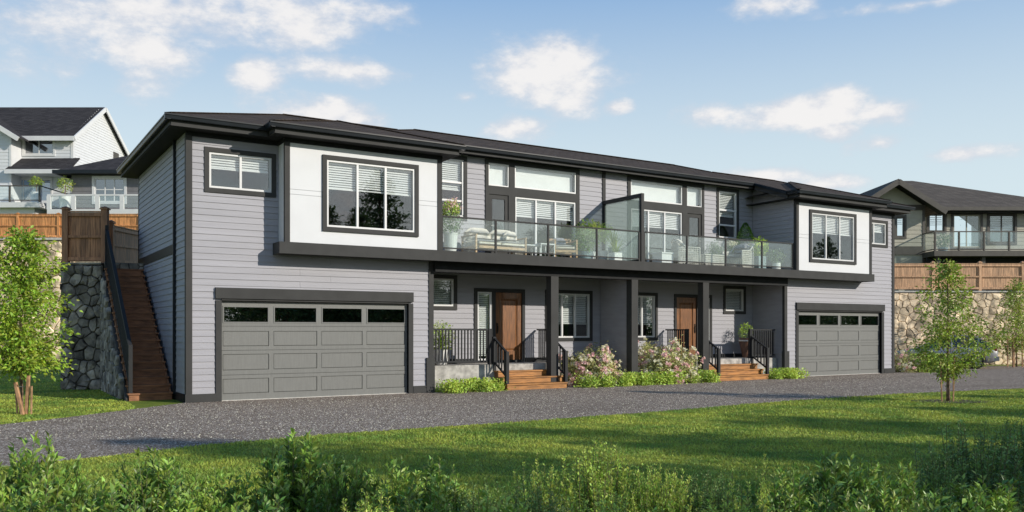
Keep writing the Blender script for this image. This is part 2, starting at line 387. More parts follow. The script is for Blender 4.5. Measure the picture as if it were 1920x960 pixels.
def struct(name, mb, m):
    o = mb.build(name, m); o['kind'] = 'structure'; return o
def copy_thing(o, loc, rz=0, label=None, scale=None):
    c = o.copy(); COL.objects.link(c); c.location = loc; c.rotation_euler = (0, 0, rz)
    if label: c['label'] = label
    if scale: c.scale = scale
    for ch in list(o.children):
        d = ch.copy(); COL.objects.link(d); d.parent = c
        for g in ch.children:
            e = g.copy(); COL.objects.link(e); e.parent = d
    return c
def npmesh(name, V, Fc, m, k=3):
    me = bpy.data.meshes.new(name); V = np.asarray(V, dtype=np.float32); Fc = np.asarray(Fc, dtype=np.int32)
    me.vertices.add(len(V)); me.vertices.foreach_set('co', V.ravel())
    me.loops.add(Fc.size); me.loops.foreach_set('vertex_index', Fc.ravel())
    me.polygons.add(len(Fc)); me.polygons.foreach_set('loop_start', np.arange(len(Fc), dtype=np.int32)*k)
    me.polygons.foreach_set('loop_total', np.full(len(Fc), k, dtype=np.int32))
    me.update(calc_edges=True); me.materials.append(m); return me
def leaves(P, D, L, wr=.42, fold=.25, droop=.15, rng=None, face=None):
    """folded pointed leaves at P growing along D, length L"""
    rng = rng or NR; P = np.asarray(P, float); D = np.asarray(D, float); n = len(P); L = np.broadcast_to(L, (n,))[:, None]
    D = D/np.maximum(np.linalg.norm(D, axis=1, keepdims=True), 1e-6)
    A = rng.normal(size=(n, 3)); A[:, 2] += .3
    if face is not None: A = unit(np.asarray(face, float))*1.8+rng.normal(size=(n, 3))*.7
    Sd = np.cross(D, A); Sd /= np.maximum(np.linalg.norm(Sd, axis=1, keepdims=True), 1e-6)
    N = np.cross(Sd, D)
    if face is None: N *= np.sign(N[:, 2:3]+1e-9)
    w = L*wr/2
    b = P; mid = P+D*L*.5+N*L*0; l = P+D*L*.45+Sd*w+N*w*fold*2; r = P+D*L*.45-Sd*w+N*w*fold*2; t = P+D*L-N*L*droop
    V = np.stack([b, l, mid, r, t], 1).reshape(-1, 3)
    i = np.arange(n)[:, None]*5
    Fc = np.concatenate([i+np.array([[0, 2, 1]]), i+np.array([[1, 2, 4]]), i+np.array([[0, 3, 2]]), i+np.array([[2, 3, 4]])], 0)
    return V, Fc
def unit(v): return v/np.maximum(np.linalg.norm(v, axis=-1, keepdims=True), 1e-9)
# ---------------------------------------------------------------- the ground
g = MB(); g.quad((-400, -400, 0), (400, -400, 0), (400, 400, 0), (-400, 400, 0)); struct('lawn', g, MATS['lawn'])
near = [(-30, 2), (-12, 8.6), (-5, 11), (.9, 12.65), (3, 13.3), (5.1, 13.62), (8.4, 13.55), (12.2, 13.75), (17, 14.2), (21.4, 14.1), (26.35, 13.6), (33, 12.2), (45, 8.5), (70, 0)]
far = [(75, 7), (52, 17), (43.6, 22), (37.8, 25.6), (35, 27.8), (33, 30), (31.6, 30), (31.42, 21.45), (4.25, 21.45), (4.1, 21.3), (2.6, 19.95), (1.32, 18.85), (.33, 18.15), (-3, 16.1), (-11, 13), (-30, 8)]
# wobble the near edge a little so turf meets gravel unevenly
pts = []
for a, b in zip(near[:-1], near[1:]):
    n = max(1, int(math.dist(a, b)/.35))
    for i in range(n):
        t = i/n; pts.append((a[0]+(b[0]-a[0])*t, a[1]+(b[1]-a[1])*t+rnd.uniform(-.035, .035), .004))
pts.append(near[-1]+(.004,))
g = MB(); g.v = pts+[(x, y, .004) for x, y in far]; g.f = [tuple(range(len(g.v)))]
struct('driveway', g, MATS['gravel'])

# ---------------------------------------------------------------- the duplex
H = Root('duplex_house', 'long grey two-storey duplex with white bays, two garages and a shared glass-railed balcony', 'house', (17.79, 21.3, 0))
MIR = 35.58
EXP = .153
def board_mesh(name, L=1.0):
    b = MB(); e = EXP
    b.add([(0, -.024, .001), (L, -.024, .001), (L, 0, .001), (0, 0, .001), (0, -.007, e+.004), (L, -.007, e+.004), (L, 0, e+.004), (0, 0, e+.004)],
        [(0, 3, 2, 1), (4, 5, 6, 7), (0, 1, 5, 4), (1, 2, 6, 5), (2, 3, 7, 6), (3, 0, 4, 7)])
    return b
BOARD = board_mesh('b').mesh('siding_board', M_SIDING)
def rows(a0, a1, h0, h1, holes, e=EXP, clip=None):
    out = []; z = h0
    while z < h1-.01:
        zt = min(z+e, h1); s0, s1 = a0, a1
        if clip: s0, s1 = clip(z, zt, a0, a1)
        cuts = sorted([(max(s0, h[0]), min(s1, h[1]), h) for h in holes if h[3] > z+.004 and h[2] < zt-.004 and h[1] > s0 and h[0] < s1])
        c = s0
        for lo, hi, h in cuts:
            if lo > c+.01: out.append((c, lo, z, zt))
            if h[2] > z+.02: out.append((lo, hi, z, h[2]))
            if h[3] < zt-.02: out.append((lo, hi, h[3], zt))
            c = max(c, hi)
        if s1 > c+.01: out.append((c, s1, z, zt))
        z += e
    return out
def siding(wall, facing, plane, a0, a1, h0, h1, holes=(), stuff=None, mesh=None, clip=None, name='siding_board'):
    for s, e, z0, z1 in rows(a0, a1, h0, h1, holes, clip=clip):
        if stuff is not None:
            k = (z1-z0)/EXP; y0 = -.024; y1 = -.007; zt = z1+.003
            P = [(s, y0, z0), (e, y0, z0), (e, 0, z0), (s, 0, z0), (s, y1, zt), (e, y1, zt), (e, 0, zt), (s, 0, zt)]
            if facing == '-y': V = [(x, plane+y, z) for x, y, z in P]
            elif facing == '-x': V = [(plane+y, (s+e)-x, z) for x, y, z in P]
            else: V = [(plane-y, x, z) for x, y, z in P]
            stuff.add(V, [(0, 3, 2, 1), (4, 5, 6, 7), (0, 1, 5, 4), (1, 2, 6, 5), (2, 3, 7, 6), (3, 0, 4, 7)])
            continue
        cut = []
        if e-s > 3.4 and plane == YF: c_ = s+(e-s)*rnd.choice((.28, .42, .55, .71)); cut = [(s, c_-.002), (c_+.002, e)]
        for s_, e_ in cut or [(s, e)]:      # long courses are butt-jointed
            o = bpy.data.objects.new(name, mesh or BOARD); COL.objects.link(o); o.parent = wall
            o.scale = (e_-s_, 1, (z1-z0)/EXP)
            if facing == '-y': o.location = (s_, plane+rnd.uniform(-.0012, .0012), z0)
            elif facing == '-x': o.location = (plane, e_, z0); o.rotation_euler = (0, 0, -math.pi/2)
            else: o.location = (plane, s_, z0); o.rotation_euler = (0, 0, math.pi/2)
def wallbox(b, facing, plane, th, a0, a1, h0, h1, holes=()):
    """solid wall with rectangular openings; thickness goes inward"""
    xs = sorted({a0, a1}|{min(max(v, a0), a1) for h in holes for v in h[:2]}); zs = sorted({h0, h1}|{min(max(v, h0), h1) for h in holes for v in h[2:]})
    for i in range(len(xs)-1):
        run = None
        for j in range(len(zs)-1):
            cx = (xs[i]+xs[i+1])/2; cz = (zs[j]+zs[j+1])/2
            solid = not any(h[0] < cx < h[1] and h[2] < cz < h[3] for h in holes)
            if solid: run = (run[0], zs[j+1]) if run else (zs[j], zs[j+1])
            if (not solid or j == len(zs)-2) and run:
                if facing == '-y': b.box(xs[i], xs[i+1], plane, plane+th, *run)
                elif facing == '-x': b.box(plane, plane+th, xs[i], xs[i+1], *run)
                else: b.box(plane-th, plane, xs[i], xs[i+1], *run)
                run = None
def blind(b, x0, x1, ztop, zbot, y, pitch=.060, tilt=.023):
    z = ztop-.03
    while z > zbot+.02:
        b.add([(x0, y-.016, z-tilt), (x1, y-.016, z-tilt), (x1, y+.016, z+tilt), (x0, y+.016, z+tilt),
            (x0, y-.016, z-tilt+.003), (x1, y-.016, z-tilt+.003), (x1, y+.016, z+tilt+.003), (x0, y+.016, z+tilt+.003)],
            [(0, 3, 2, 1), (4, 5, 6, 7), (0, 1, 5, 4), (1, 2, 6, 5), (2, 3, 7, 6), (3, 0, 4, 7)])
        z -= pitch
    b.box(x0, x1, y-.026, y+.026, zbot-.012, zbot+.02); b.box(x0, x1, y-.03, y+.03, ztop-.04, ztop)
def fill_window(par, x0, x1, h0, h1, yw, lites=2, splits=(), blindto=None, fw=.05, m=None, glass=None, bp_=.060, widths=None):
    """frame, panes and blind inside an opening; par is the window part"""
    m = m or M_VINYL; glass = glass or M_GLASS
    b = MB(); y0, y1 = yw-.018, yw+.07
    b.box(x0, x0+fw, y0, y1, h0, h1); b.box(x1-fw, x1, y0, y1, h0, h1)
    b.box(x0+fw, x1-fw, y0, y1, h0, h0+fw); b.box(x0+fw, x1-fw, y0, y1, h1-fw, h1)
    ix0, ix1, iz0, iz1 = x0+fw, x1-fw, h0+fw, h1-fw; n = lites; mw = .055
    ws = widths or [1/n]*n; edges = [ix0]
    for w in ws: edges.append(edges[-1]+w*(ix1-ix0))
    zs = [iz0]+sorted(splits)+[iz1]
    for i in range(1, n): b.box(edges[i]-mw/2, edges[i]+mw/2, y0+.01, y1-.01, iz0, iz1)
    for z in zs[1:-1]:
        for i in range(n):
            a = edges[i]+(mw/2 if i else 0); c = edges[i+1]-(mw/2 if i < n-1 else 0)
            b.box(a, c, y0+.02, y1-.02, z-.028, z+.028)
    sub(par, b, 'window_frame', m)
    for i in range(n):
        a = edges[i]+(mw/2 if i else 0); c = edges[i+1]-(mw/2 if i < n-1 else 0)
        for j in range(len(zs)-1):
            p = MB().box(a, c, yw+.028, yw+.034, zs[j]+(.028 if j else 0), zs[j+1]-(.028 if j < len(zs)-2 else 0))
            sub(par, p, 'window_pane', glass)
    if blindto is not None:
        for i in range(n):
            b = MB(); blind(b, edges[i]+.012, edges[i+1]-.012, iz1, blindto+(.012*(i % 2)), yw+.115, bp_)
            sub(par, b, 'blind', M_BLIND)
def casing(x0, x1, h0, h1, yw, w=.11, proud=.045, m=None):
    b = MB(); y0 = yw-proud
    b.box(x0, x1, y0, yw+.002, h1-w, h1); b.box(x0, x1, y0, yw+.002, h0, h0+w)
    b.box(x0, x0+w, y0, yw+.002, h0+w, h1-w); b.box(x1-w, x1, y0, yw+.002, h0+w, h1-w)
    return H.part(b, 'window', m or M_TRIM)
def window(x0, x1, h0, h1, yw, w=.11, **kw):
    c = casing(x0, x1, h0, h1, yw, w)
    fill_window(c, x0+w, x1-w, h0+w, h1-w, yw, **kw)
    return (x0+.012, x1-.012, h0+.012, h1-.012), (x0+w, x1-w, h0+w, h1-w)

YF, YB, YR = 21.3, 20.75, 22.8        # garage wall, bay face, recessed wall
right_siding = MB()
for side in (0, 1):
    def X(a, b): return (a, b) if side == 0 else (MIR-b, MIR-a)
    def x1_(a): return a if side == 0 else MIR-a
    st = None if side == 0 else right_siding
    # ---- wing front
    wx0, wx1 = X(4.18, 10.65)
    a, b_ = X(4.58, 6.30)
    hs, hw = window(a, b_, 5.03, 6.11, YF, lites=2, blindto=5.63)
    sh = [hs]; wh = [hw]
    g0, g1 = X(4.98, 9.92)
    t0, t1 = X(4.83, 10.05)
    sh += [(t0, t1, 0, 2.75)]; wh += [(g0, g1, 0, 2.44)]
    bx0, bx1 = X(6.37, 10.65); sh += [(bx0, bx1, 3.62, 6.5)]
    wb = MB(); wallbox(wb, '-y', YF, .14, wx0, wx1, 0, 6.42, wh+[(bx0+.1, bx1-.1, 4.0, 6.3)])
    wall = H.part(wb, 'wall', M_SIDING)
    c0, c1 = X(4.30, 10.53)
    siding(wall, '-y', YF, c0, c1, .2, 6.33, sh, stuff=st)
    # trims of the wing
    tb = MB()
    o0, o1 = X(4.155, 4.30); tb.box(o0, o1, YF-.045, YF+.10, .2, 6.33); H.part(tb, 'corner_board', M_TRIM); tb = MB()
    o0, o1 = X(10.53, 10.675); tb.box(o0, o1, YF-.045, YF+.06, .96, 3.6)
    o0, o1 = X(10.45, 10.70); tb.box(o0, o1, YF-.07, YF+.06, 0, .96)
    H.part(tb, 'corner_board', M_TRIM)
    for q in ((4.14, 4.84), (10.055, 10.45)): H.part(MB().box(*X(*q), YF-.06, YF-.001, 0, .2), 'base_board', M_TRIM)
    tb = MB(); o0, o1 = X(4.155, 6.37); tb.box(o0, o1, YF-.05, YF+.06, 6.332, 6.43)
    H.part(tb, 'frieze', M_SOFFIT)
    # ---- garage door
    gt = MB(); o0, o1 = X(4.84, 4.98); gt.box(o0, o1, YF-.05, YF+.12, 0, 2.44); o0, o1 = X(9.92, 10.055); gt.box(o0, o1, YF-.05, YF+.12, 0, 2.44)
    gt.box(g0, g1, YF-.045, YF+.10, 2.44, 2.485); tr = H.part(gt, 'garage_frame', M_TRIM)
    gh = MB(); gh.box(t0, t1, YF-.085, YF, 2.487, 2.75); H.part(gh, 'garage_header', M_TRIM)
    gd = MB(); yd = YF+.07
    cols_ = []; pw = (g1-g0-.10-3*.115-.0)/4
    for i in range(4): cols_.append((g0+.05+i*(pw+.115), g0+.05+i*(pw+.115)+pw))
    zr_ = [(.17, .535), (.745, 1.135), (1.33, 1.70), (1.90, 2.315)]
    gd.box(g0, g1, yd+.035, yd+.06, 0, 1.82)
    secs = [(0.012, .625), (.633, 1.225), (1.233, 1.815), (1.823, 2.43)]
    for (s0, s1), (p0, p1) in zip(secs, zr_):
        gd.box(g0, g1, yd, yd+.033, s0, p0); gd.box(g0, g1, yd, yd+.033, p1, s1)
        xs = [g0]+[v for c in cols_ for v in c]+[g1]
        for i in range(0, 10, 2): gd.box(xs[i], xs[i+1], yd, yd+.033, p0, p1)
    gdo = H.part(gd, 'garage_door', M_GARAGE)
    sub(gdo, MB().box(g0, g1, YF+.02, YF+.069, .005, .022), 'threshold', M_CAP)
    for (p0, p1) in zr_[:3]:
        for (q0, q1) in cols_:
            pb = MB(); d = .016
            pb.add([(q0+d, yd+.012, p0+d), (q1-d, yd+.012, p0+d), (q1-d, yd+.012, p1-d), (q0+d, yd+.012, p1-d),
                (q0, yd+.030, p0), (q1, yd+.030, p0), (q1, yd+.030, p1), (q0, yd+.030, p1)], [(0, 1, 2, 3), (0, 4, 5, 1), (1, 5, 6, 2), (2, 6, 7, 3), (3, 7, 4, 0)])
            sub(gdo, pb, 'door_panel', M_GARAGE)
    for (q0, q1) in cols_:
        p0, p1 = zr_[3]; f = MB(); w = .028
        f.box(q0, q1, yd-.012, yd+.02, p0, p0+w); f.box(q0, q1, yd-.012, yd+.02, p1-w, p1); f.box(q0, q0+w, yd-.012, yd+.02, p0+w, p1-w); f.box(q1-w, q1, yd-.012, yd+.02, p0+w, p1-w)
        sub(gdo, f, 'window_trim', M_GARAGE)
        sub(gdo, MB().box(q0+w, q1-w, yd+.006, yd+.012, p0+w, p1-w), 'window_pane', M_GLASSD)
    # ---- bay: white panels
    bo0, bo1 = X(7.31, 9.96)
    hs, hw = window(bo0, bo1, 4.21, 6.12, YB, lites=3, blindto=5.30)
    pn = MB(); X0, X1 = X(6.38, 10.64)
    wallbox(pn, '-y', YB+.014, .10, X0, X1, 3.89, 6.42, [hw]); 
    pn.box(*X(6.38, 6.45), YB+.12, YF, 3.89, 6.42)
    bay = H.part(pn, 'bay', M_WHITE)
    L0, L1 = X(6.49, 10.53)
    for z0, z1 in ((3.89, 5.058), (5.07, 5.182), (5.194, 6.325)):
        if (z0, z1) == (5.07, 5.182):
            for q in ((L0, hs[0]), (hs[1], L1)): sub(bay, MB().box(*q, YB, YB+.014, z0, z1), 'belt_strip', M_WHITE)
        else: pb = MB(); wallbox(pb, '-y', YB, .014, L0, L1, z0, z1, [hs]); sub(bay, pb, 'panel', M_WHITE)
    o0, o1 = X(6.372, 6.384)
    sub(bay, MB().box(*( (o0-.006, o1) if side == 0 else (o0, o1+.006)), YB+.08, YF-.026, 3.89, 6.325), 'panel', M_WHITE)
    cb = MB(); o0, o1 = X(6.355, 6.485); cb.box(o0, o1, YB-.022, YB+.07, 3.885, 6.33); H.part(cb, 'corner_board', M_TRIM); cb = MB(); o0, o1 = X(10.535, 10.665); cb.box(o0, o1, YB-.022, YB+.10, 3.885, 6.33)
    H.part(cb, 'corner_board', M_TRIM)
    cb = MB(); o0, o1 = X(6.34, 10.68); cb.box(o0, o1, YB-.03, YB+.10, 6.332, 6.43)
    o0, o1 = X(6.34, 6.44); cb.box(o0, o1, YB+.102, YF-.052, 6.332, 6.43)
    H.part(cb, 'frieze', M_SOFFIT)
    # ---- recessed wall openings
    sh = []; wh = []
    for (a, b2, z0, z1, kw) in ((11.42, 12.56, 5.03, 6.97, dict(lites=1, splits=(5.62, 6.17), blindto=5.95)),
                                (11.05, 12.22, 2.33, 3.37, dict(lites=1, blindto=2.46)),
                                (15.42, 17.31, 1.37, 3.03, dict(lites=3, blindto=1.93))):
        a, b2 = X(a, b2); s_, w_ = window(a, b2, z0, z1, YR, **kw); sh.append(s_); wh.append(w_)
    # great window group with transoms and balcony door
    A0, A1 = X(13.20, 16.77)
    holes = [X(13.31, 14.05)+(6.18, 6.88), X(14.26, 16.64)+(6.19, 6.88), X(14.28, 16.62)+(4.02, 5.91), X(13.33, 14.03)+(3.97, 5.92)]
    cs = MB(); wallbox(cs, '-y', YR-.05, .052, A0, A1, 3.885, 7.0, holes)
    cas = H.part(cs, 'window', M_TRIM)
    sh.append((A0+.01, A1-.01, 3.88, 7.05)); wh += holes
    for h, kw in ((holes[0], dict(lites=1, fw=.035)), (holes[1], dict(lites=1, fw=.045)), (holes[2], dict(lites=3, blindto=5.32))):
        fill_window(cas, *h, YR-.01, **kw)
    sub(cas, MB().box(holes[1][0]+.06, holes[1][1]-.06, YR+.13, YR+.136, 6.26, 6.83), 'reflection_sheet', M_BLIND); sub(cas, MB().box(holes[0][0]+.05, holes[0][1]-.05, YR+.13, YR+.136, 6.24, 6.84), 'reflection_sheet', M_BLIND)  # white sheets added so the transoms look bright, like reflected sky
    dx0, dx1, dz0, dz1 = holes[3]
    db = MB(); wallbox(db, '-y', YR-.02, .045, dx0+.01, dx1-.01, dz0+.01, dz1-.01, [(dx0+.12, dx1-.12, dz0+.18, dz1-.14)])
    dd = H.part(db, 'balcony_door', M_TRIM)
    sub(dd, MB().box(dx0+.12, dx1-.12, YR, YR+.008, dz0+.18, dz1-.14), 'door_pane', M_GLASS)
    hx = x1_(13.39); sub(dd, MB().tube([(hx, YR-.02, 4.95), (hx, YR-.07, 4.95), (hx+(.10 if side == 0 else -.10), YR-.07, 4.95)], .011), 'door_handle', M_METAL)
    # entrance: side light and wooden door
    E0, E1 = X(12.81, 14.64)
    holes2 = [X(12.92, 13.43)+(.80, 2.90), X(13.56, 14.54)+(.78, 2.90)]
    cs = MB(); wallbox(cs, '-y', YR-.05, .052, E0, E1, .722, 3.01, holes2); cas = H.part(cs, 'door_frame', M_TRIM)
    sh.append((E0+.01, E1-.01, .6, 3.0)); wh += holes2
    fill_window(cas, *holes2[0], YR-.01, lites=1, blindto=.95)
    dx0, dx1, dz0, dz1 = holes2[1]
    db = MB(); yd = YR-.005; wallbox(db, '-y', yd, .05, dx0+.006, dx1-.006, dz0+.02, dz1-.006, [(dx0+.16, dx1-.16, dz0+.30, dz1-.18)])
    db.box(dx0+.16, dx1-.16, yd+.028, yd+.05, dz0+.30, dz1-.18)
    fd = H.part(db, 'front_door', M_DOORWOOD)
    pb = MB(); q0, q1, p0, p1 = dx0+.19, dx1-.19, dz0+.33, dz1-.21; d = .045
    pb.add([(q0+d, yd+.006, p0+d), (q1-d, yd+.006, p0+d), (q1-d, yd+.006, p1-d), (q0+d, yd+.006, p1-d), (q0, yd+.027, p0), (q1, yd+.027, p0), (q1, yd+.027, p1), (q0, yd+.027, p1)],
        [(0, 1, 2, 3), (0, 4, 5, 1), (1, 5, 6, 2), (2, 6, 7, 3), (3, 7, 4, 0)])
    sub(fd, pb, 'door_panel', M_DOORWOOD)
    hx = (dx0+.075) if side == 0 else (dx1-.075)
    hb = MB().box(hx-.025, hx+.025, yd-.012, yd, 1.62, 1.95); hb.tube([(hx, yd-.01, 1.87), (hx, yd-.06, 1.85), (hx, yd-.06, 1.68), (hx, yd-.01, 1.66)], .010)
    sub(fd, hb, 'door_handle', M_BRONZE)
    sub(fd, MB().box(dx0+.006, dx1-.006, YR-.075, YR+.04, .724, .796), 'threshold', M_BALU)
    # ---- recessed walls
    R0, R1 = X(10.65, 17.79)
    wb = MB(); wallbox(wb, '-y', YR, .14, R0+.002, R1-.002, 3.55, 7.03, [h for h in wh if h[3] > 3.6 and h[2] > 3.5])
    up = H.part(wb, 'wall', M_SIDING)
    c0, c1 = X(10.67, 17.725)
    siding(up, '-y', YR, c0, c1, 3.885, 7.03, sh, stuff=st)
    wb = MB(); wallbox(wb, '-y', YR, .14, R0+.002, R1-.002, 0, 3.548, [h for h in wh if h[3] < 3.6])
    lo = H.part(wb, 'wall', M_SIDING)
    c0, c1 = X(10.67, 17.63)
    siding(lo, '-y', YR, c0, c1, .86, 3.43, sh, stuff=st)
    o0, o1 = X(10.80, 12.8); o2, o3 = X(14.65, 17.63)
    H.part(MB().box(o0, o1, YR-.05, YR-.001, .722, .86), 'base_board', M_BALU); H.part(MB().box(o2, o3, YR-.05, YR-.001, .0, .86), 'base_board', M_BALU)
    # ---- wing wall toward the recess
    zr = lambda y: 6.67+.333*(y-20.78)
    ix = x1_(10.65); fac = '+x' if side == 0 else '-x'
    wb = MB(); s = -1 if side == 0 else 1
    P = [(YB+.10, 3.88), (YR+.14, 3.88), (YR+.14, zr(YR)-.2), (YB+.10, zr(YB+.1)-.2)]
    xa, xb = ix, ix+s*.10
    wb.add([(xa, y, z) for y, z in P]+[(xb, y, z) for y, z in P], [(0, 1, 2, 3), (7, 6, 5, 4), (0, 4, 5, 1), (1, 5, 6, 2), (2, 6, 7, 3), (3, 7, 4, 0)])
    sw = H.part(wb, 'wall', M_SIDING)
    def clip(z, zt, a0, a1): return (max(a0, 20.80+(zt+.18-6.67)/.333), a1)
    siding(sw, fac, ix, YB+.11, YR-.03, 3.885, 7.0, (), stuff=st or right_siding, clip=clip)
    wb = MB(); wallbox(wb, fac, ix, .14, YF+.142, YR+.14, 0, 3.548); lw = H.part(wb, 'wall', M_SIDING)
    siding(lw, fac, ix, YF+.07, YR-.03, .86, 3.43, (), stuff=right_siding)
    # ---- outer side wall
    ox = x1_(4.18); fo = '-x' if side == 0 else '+x'
    wb = MB(); wallbox(wb, fo, ox, .14, YF+.142, 28.16, 0, 6.42)
    ow = H.part(wb, 'wall', M_SIDING)
    band = (22.62, 28.3, 3.65, 3.885)
    siding(ow, fo, ox, YF+.105, 28.27, .2, 6.42, [band], stuff=None if side == 0 else right_siding)
    tb = MB(); t = .035; xa = ox-t if side == 0 else ox; tb.box(xa, xa+t, 22.62, 28.27, 3.65, 3.885); H.part(tb, 'belly_band', M_GUTTER)
    tb = MB(); tb.box(xa-.01, xa+t+.0, YF+.102, 28.27, 0, .199); H.part(tb, 'base_board', M_GUTTER)
    tb = MB(); xc = ox-.05 if side == 0 else ox+.05; tb.bar((xc, 22.52, .15), (xc, 22.52, 6.42), .07, .07); H.part(tb, 'downspout', M_GUTTER)
    tb = MB(); tb.box(ox-.03, ox+.03, 28.275, 28.36, 0, 6.42); H.part(tb, 'corner_board', M_GUTTER)
    # ---- soffits
    sb = MB(); o0, o1 = X(3.72, 11.02); sb.box(o0, o1, 20.842, 28.8, 6.43, 6.45); o0, o1 = X(5.97, 11.02); sb.box(o0, o1, 20.34, 20.838, 6.433, 6.453)
    sb.slab([(x1_(10.65), 20.84, zr(20.84)-.19), (x1_(11.02), 20.84, zr(20.84)-.19), (x1_(11.02), 22.42, zr(22.42)-.19), (x1_(10.65), 22.42, zr(22.42)-.19)], .02)
    H.part(sb, 'soffit', M_SOFFIT)
    # soffit boards seen from below are tongue and groove strips
    # ---- gutters and fascias
    def gut(b, ax, pos, a0, a1, z, out):        # K-shaped gutter; out = direction of its lip
        pr = [(0, .125), (0, .095), (.018, .08), (.030, .012), (.045, 0), (.13, 0), (.13, .125)]
        V = []
        for a in (a0, a1):
            for d, h in pr:
                V.append((a, pos-out*d, z-.125+h) if ax == 'x' else (pos-out*d, a, z-.125+h))
        n = len(pr); Fc = [tuple(range(n)), tuple(range(2*n-1, n-1, -1))]+[(i, i+n, (i+1) % n+n, (i+1) % n) for i in range(n)]
        b.add(V, Fc)
    def fas(b, ax, pos, a0, a1, z0, z1, out):
        if ax == 'x': b.box(a0, a1, pos-out*.135, pos-out*.165, z0, z1)
        else: b.box(pos-out*.135, pos-out*.165, a0, a1, z0, z1)
    gb = MB(); o0, o1 = X(3.6, 5.97); gut(gb, 'x', 20.70, o0, o1, 6.67, -1)
    s = -1 if side == 0 else 1
    gut(gb, 'y', x1_(3.6), 20.73, 28.9, 6.669, s)
    H.part(gb, 'gutter', M_GUTTER)
    gb = MB(); o0, o1 = X(5.85, 11.12); gut(gb, 'x', 20.2, o0, o1, 6.675, -1); gut(gb, 'y', x1_(5.85), 20.23, 20.84, 6.674, s); gut(gb, 'y', x1_(11.12), 20.23, 20.80, 6.674, -s)
    H.part(gb, 'gutter', M_GUTTER)
    fb = MB(); o0, o1 = X(3.75, 5.97); fas(fb, 'x', 20.70, o0, o1, 6.425, 6.57, -1)
    o0, o1 = X(6.0, 10.97); fas(fb, 'x', 20.2, o0, o1, 6.43, 6.575, -1)
    fas(fb, 'y', x1_(3.6), 20.87, 28.8, 6.425, 6.569, s); fas(fb, 'y', x1_(5.85), 20.37, 20.83, 6.43, 6.574, s); fas(fb, 'y', x1_(11.12), 20.37, 20.80, 6.43, 6.574, -s)
    # raked board on the inner edge
    xa, xb = x1_(11.00), x1_(11.06)
    P = [(20.80, 6.44), (22.33, 6.95), (22.33, 7.16), (20.80, 6.65)]
    fb.add([(xa, y, z) for y, z in P]+[(xb, y, z) for y, z in P], [(0, 1, 2, 3), (7, 6, 5, 4), (0, 4, 5, 1), (1, 5, 6, 2), (2, 6, 7, 3), (3, 7, 4, 0)])
    H.part(fb, 'fascia', M_TRIM)
    rb = MB(); P = [(20.80, 6.57), (22.30, 7.09), (22.30, 7.19), (20.80, 6.67)]; xa, xb = x1_(11.065), x1_(11.13)
    rb.add([(xa, y, z) for y, z in P]+[(xb, y, z) for y, z in P], [(0, 1, 2, 3), (7, 6, 5, 4), (0, 4, 5, 1), (1, 5, 6, 2), (2, 6, 7, 3), (3, 7, 4, 0)])
    H.part(rb, 'rake_board', M_GUTTER)
    # bay roof
    x0, x1 = X(5.9, 11.10); xm = (x0+x1)/2; pk = (xm, 22.85, 7.545); pk2 = (xm, 24.4, 7.545)
    r = MB(); z0 = 6.69
    r.quad((x0, 20.25, z0), (x1, 20.25, z0), pk); r.quad((x1, 20.25, z0), (x1, 23.4, z0), pk2, pk); r.quad((x0, 23.4, z0), (x0, 20.25, z0), pk, pk2)
    r.quad((x0, 20.25, z0-.012), (x1, 20.25, z0-.012), (x1, 20.25, z0), (x0, 20.25, z0))
    H.part(r, 'roof', M_ROOF)
    hp = MB()
    for a in ((x0, 20.25), (x1, 20.25)): hp.bar((a[0], a[1], z0+.012), (xm, 22.85, 7.557), .16, .016)
    H.part(hp, 'hip_cap', M_ROOF)

sr = H.part(right_siding, 'siding', M_SIDING); sr['kind'] = 'stuff'
# centre strip, party wall, back wall
tb = MB().box(17.725, 17.855, YR-.045, YR-.001, 3.885, 7.03); H.part(tb, 'cover_strip', M_TRIM)
pw = MB().box(17.66, 17.92, 21.40, YR-.001, 0, 3.43); pwo = H.part(pw, 'party_wall', M_SIDING)
siding(pwo, '-x', 17.66, 21.405, YR-.03, .3, 3.40)
H.part(MB().box(4.32, 31.26, 28.165, 28.3, 0, 6.42), 'wall', M_SIDING)
# rooms: floor, ceiling and partitions seen through the glass
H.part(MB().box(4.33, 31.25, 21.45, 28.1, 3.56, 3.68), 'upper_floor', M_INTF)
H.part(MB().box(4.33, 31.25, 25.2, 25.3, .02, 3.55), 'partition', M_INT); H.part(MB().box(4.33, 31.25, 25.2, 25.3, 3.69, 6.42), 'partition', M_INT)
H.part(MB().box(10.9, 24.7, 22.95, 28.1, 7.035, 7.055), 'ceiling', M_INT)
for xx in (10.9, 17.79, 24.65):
    H.part(MB().box(xx-.05, xx+.05, 22.95, 25.19, 3.69, 6.42), 'partition', M_INT); H.part(MB().box(xx-.05, xx+.05, 22.95, 25.19, .02, 3.55), 'partition', M_INT)
